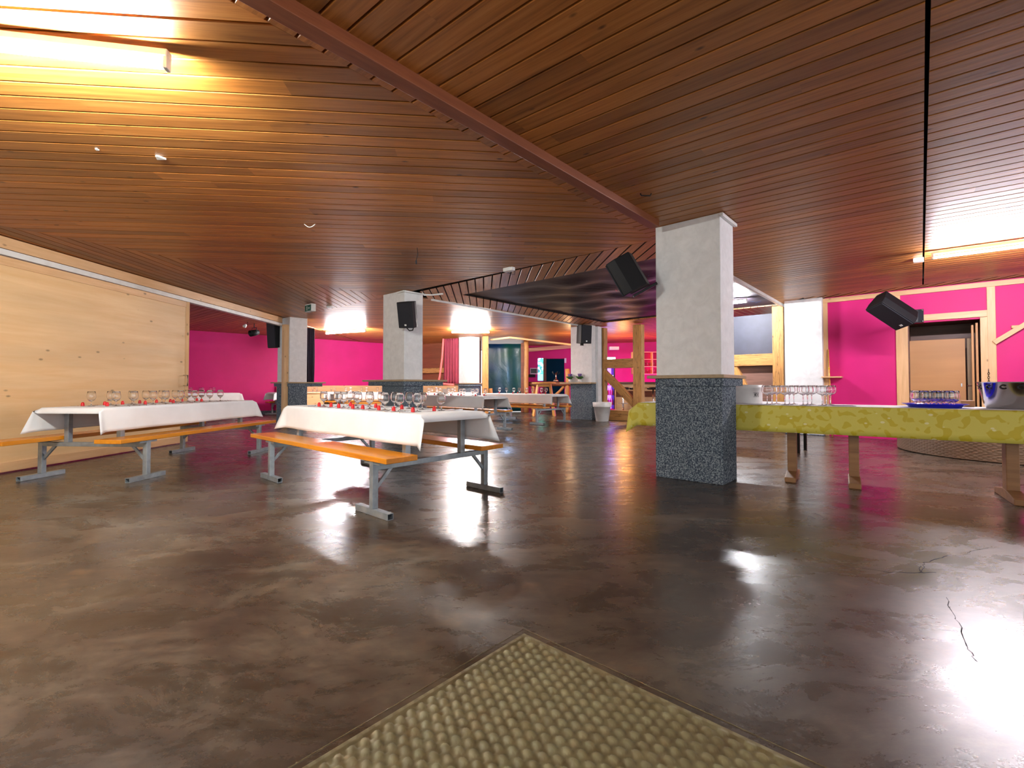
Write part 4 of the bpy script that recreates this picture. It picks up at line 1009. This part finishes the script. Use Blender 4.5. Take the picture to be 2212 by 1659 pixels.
# lavender plants on pillar 3 shelf
def lavender(loc, lab, seed):
    rr = random.Random(seed); t = thing('potted_lavender', lab, 'potted plant', loc, 0, 'potted lavender plants')
    MB().lathe([(0, 0), (.04, 0), (.055, .09), (.05, .09), (.04, .05), (0, .05)], 20).build('pot', M['pot'], t)
    lf, fl = MB(), MB()
    for k in range(60):
        a, l = rr.uniform(0, 6.28), rr.uniform(.03, .13); e = Vector((math.cos(a)*l, math.sin(a)*l, .09+rr.uniform(.04, .1)))
        lf.tube([(math.cos(a)*.02, math.sin(a)*.02, .08), e*.6+Vector((0, 0, .05)), e], [.008, .012, .003], 5)
        if k % 5 == 0: fl.tube([(math.cos(a)*.03, math.sin(a)*.03, .15), (math.cos(a)*.06, math.sin(a)*.06, .25)], [.008, .012], 5)
    lf.build('foliage', M['green'], t); fl.build('flowers', M['lav'], t)
for k, (px, lab) in enumerate(((1239, 'left small potted lavender on the pillar shelf'), (1261, 'right small potted lavender on the pillar shelf'))):
    q = pc3+V*(.72 if k == 0 else .38)-U*.07; lavender((q.x, q.y, 1.097), lab, k+1)
# broom stick and corner shelf at right wall
a = wrp(1790).to_3d()+wn*.06; zb_ = zat(1790, 755, a); e = wrp(1799).to_3d()+wn*.22
br = thing('broomstick', 'thin wooden broomstick leaning on the pink wall beside the white pillar', 'broomstick')
MB().tube([e, a+Vector((0, 0, zb_))], .013, 10).build('stick', M['stool_wood'], br)
yb = e+(a+Vector((0, 0, zb_))-e)*.77; MB().tube([yb, yb+Vector((0, 0, .03))], .0145, 10).build('yellow_band', M['yel'], br)
ws = thing('wall_shelf', 'small pale wooden shelf on the pink wall beside the white pillar', 'shelf'); a = wrp(1784).to_3d(); zz = zat(1797, 815, a)
bar('board', a+wn*.12+wd*.05+Vector((0, 0, zz)), a+wn*.12-wd*.28+Vector((0, 0, zz)), .2, .025, M['pine_trim'], ws); bar('support', a+wn*.06+Vector((0, 0, zz-.04)), a+wn*.06-wd*.06+Vector((0, 0, zz-.04)), .06, .055, M['pine_trim'], ws)
# exit sign
q = P(662, 671, 2.60); es = thing('exit_sign', 'green emergency exit sign box on the ceiling', 'sign', (P(676, 656, 2.74).x, P(676, 656, 2.74).y, 2.74), AU)
# local x = U, y = V: the broad face looks along -U
MB().box((0, .12, -.08), (.10, .30, .16)).build('housing', M['white'], es, .004)
MB().box((-.052, .12, -.088), (.004, .285, .13)).build('green_panel', M['signg'], es)
sgm = MB().box((-.056, .16, -.09), (.003, .018, .09)); sgm.box((-.056, .075, -.09), (.003, .06, .012)); sgm.box((-.056, .055, -.082), (.003, .03, .01), Matrix.Rotation(.8, 3, 'X')); sgm.box((-.056, .055, -.098), (.003, .03, .01), Matrix.Rotation(-.8, 3, 'X'))
sgm.build('arrow_symbol', M['white'], es)
q = P(711, 665, 2.72); o = MB().box((q.x, q.y, 2.735), (.09, .09, .05)).build('motion_sensor', M['white'], None, .01); tag(o, 'small white sensor box on the ceiling right of the exit sign', 'sensor')
# junction box with cable
q = P(1098, 587, 2.70); jb_ = thing('junction_box', 'cream junction box with loose black cable on the ceiling', 'junction box', (q.x, q.y, 2.76), AV)
MB().box((0, 0, -.03), (.14, .09, .055)).build('box', M['white'], jb_, .006); MB().box((-.08, 0, -.03), (.05, .07, .05)).build('clip', M['white'], jb_, .004)
MB().tube([(.08, -.02, -.05), (.02, -.06, -.07), (-.05, -.08, -.1), (-.06, -.09, -.02)], .004, 6).build('cable', M['blackm'], jb_)
# hanging cable
q = P(901, 535, 2.76); o = thing('hanging_cable', 'thin cable with plug hanging from the left ceiling', 'cable', q)
MB().tube([(0, 0, 0), (.01, 0, -.08), (-.01, 0, -.16)], .004, 6).build('cord', M['blackm'], o); MB().box((-.01, 0, -.185), (.018, .018, .05)).build('plug', M['grille'], o, .003)
# hooks etc.
q = CE(669, 484); o = MB().tube([(-.06+.12*i/8, 0, -.035*math.sin(math.pi*i/8)) for i in range(9)], .004, 6).build('ceiling_hook', M['white'], None, 0, q); tag(o, 'thin white curved loop on the left ceiling boards', 'hook')
q = CE(346, 340); o = MB().prism([(-.035, .015), (.035, .015), (.025, -.012), (.006, -.04), (-.01, -.035)], -.012, 0).build('paper_shred', M['white'], None, 0, q); tag(o, 'white scrap stuck on the ceiling below the near tube light', 'scrap')
q = CE(209, 322); o = MB().prism([(-.012, .012), (.012, .008), (.014, -.012), (-.004, -.01)], -.008, 0).build('paper_shred', M['white'], None, 0, q); tag(o, 'tiny white scrap on the ceiling left of the larger scrap', 'scrap')
q = CE(1395, 418); o = MB().tube([(-.05, 0, 0), (-.04, 0, -.02), (.04, 0, -.02), (.05, 0, 0)], .006, 6).build('ceiling_hook', M['blackm'], None, 0, q); tag(o, 'small black hook on the ceiling above the nearest pillar', 'hook')
q = P(1984, 563, 2.73); o = MB().box((q.x, q.y, 2.735), (.11, .11, .05), Matrix.Rotation(AU, 3, 'Z')).build('junction_box', M['white'], None, .006); tag(o, 'small white box on the ceiling at the end of the right tube light', 'junction box')
q = P(2023, 623, 2.74); o = MB().tube([(.03*math.cos(a*.5), 0, .0+.03*math.sin(a*.5)-.03) for a in range(10)], .005, 6).build('ceiling_hook', M['chrome'], None, 0, (q.x, q.y, 2.76)); tag(o, 'small bright ring on the ceiling above the doorway wall', 'hook')
# stage spotlight
q = D(549, 719, 13.2); sp = thing('stage_spotlight', 'black stage spotlight hanging before the pink wall at the left', 'spotlight', q, R(-30))
MB().lathe([(0, -.14), (.06, -.13), (.085, -.05), (.09, .12), (.082, .12), (.075, 0), (0, 0)], 20).build('can', M['black'], sp, 0, None, (R(105), 0, 0))
MB().tube([(-.11, 0, 0), (-.11, 0, .14), (.11, 0, .14), (.11, 0, 0)], .01, 6).build('yoke', M['blackm'], sp); MB().tube([(0, 0, .14), (0, 0, 2.76-q.z)], .012, 6).build('hanger', M['blackm'], sp)
q = D(527, 706, 12.9); sp = thing('stage_spotlight', 'small pale lamp on a ceiling stem left of the black spotlight', 'lamp', q)
MB().lathe([(0, 0), (.05, .02), (.03, .1), (0, .1)], 14).build('shade', M['white'], sp, 0, None, (R(60), 0, R(60))); MB().tube([(0, 0, .05), (.1, 0, .05), (.1, 0, 2.76-q.z)], .01, 6).build('stem', M['blackm'], sp)
# wood box bench at left of wainscot
q = D(676, 860, 15.1); bb = thing('bench_box', 'pale wooden bench box in front of the wainscot', 'bench', (q.x, q.y, 0), AU); MB().box((0, 0, .38), (.6, .3, .75)).build('box', M['pine_trim'], bb, .01); MB().box((0, 0, .765), (.64, .34, .03)).build('lid', M['pine_trim'], bb, .006)

# hairline cracks in the floor
M['crack'] = plain('crack_line', srgb(26, 20, 18), .9)
mb = MB(); rr = random.Random(11)
for pts in ([(1985, 1238), (1998, 1226), (1994, 1216), (2010, 1212), (2030, 1206), (2048, 1200)], [(1990, 1222), (1984, 1230), (1996, 1238)], [(2045, 1290), (2060, 1330), (2072, 1345), (2085, 1390), (2098, 1410), (2112, 1430)], [(1860, 1228), (1920, 1236), (1975, 1238), (2022, 1237)], [(2088, 1195), (2110, 1188), (2135, 1185)]):
    q = [P(x, y, 0) for x, y in pts]; fine = []
    for a, b in zip(q[:-1], q[1:]):
        for k in range(4): fine.append(a+(b-a)*k/4+Vector((rr.uniform(-.006, .006), rr.uniform(-.006, .006), 0)))
    fine.append(q[-1])
    for a, b in zip(fine[:-1], fine[1:]):
        d = (b-a).normalized(); n = Vector((-d.y, d.x, 0))*rr.uniform(.0008, .0022)
        mb.add([(p.x, p.y, .0006) for p in (a-n, b-n, b+n, a+n)], [(0, 1, 2, 3)])
mb.build('hairline_cracks', M['crack'], bpy.data.objects['floor'])
q = P(962, 852, .772); tc = MB().box((0, 0, .07), (.14, .03, .14)).build('table_card', M['white'], None, .003, (q.x, q.y+.0, .775), (0, 0, .1)); tag(tc, 'small upright white card on the table before the far pillar', 'card')
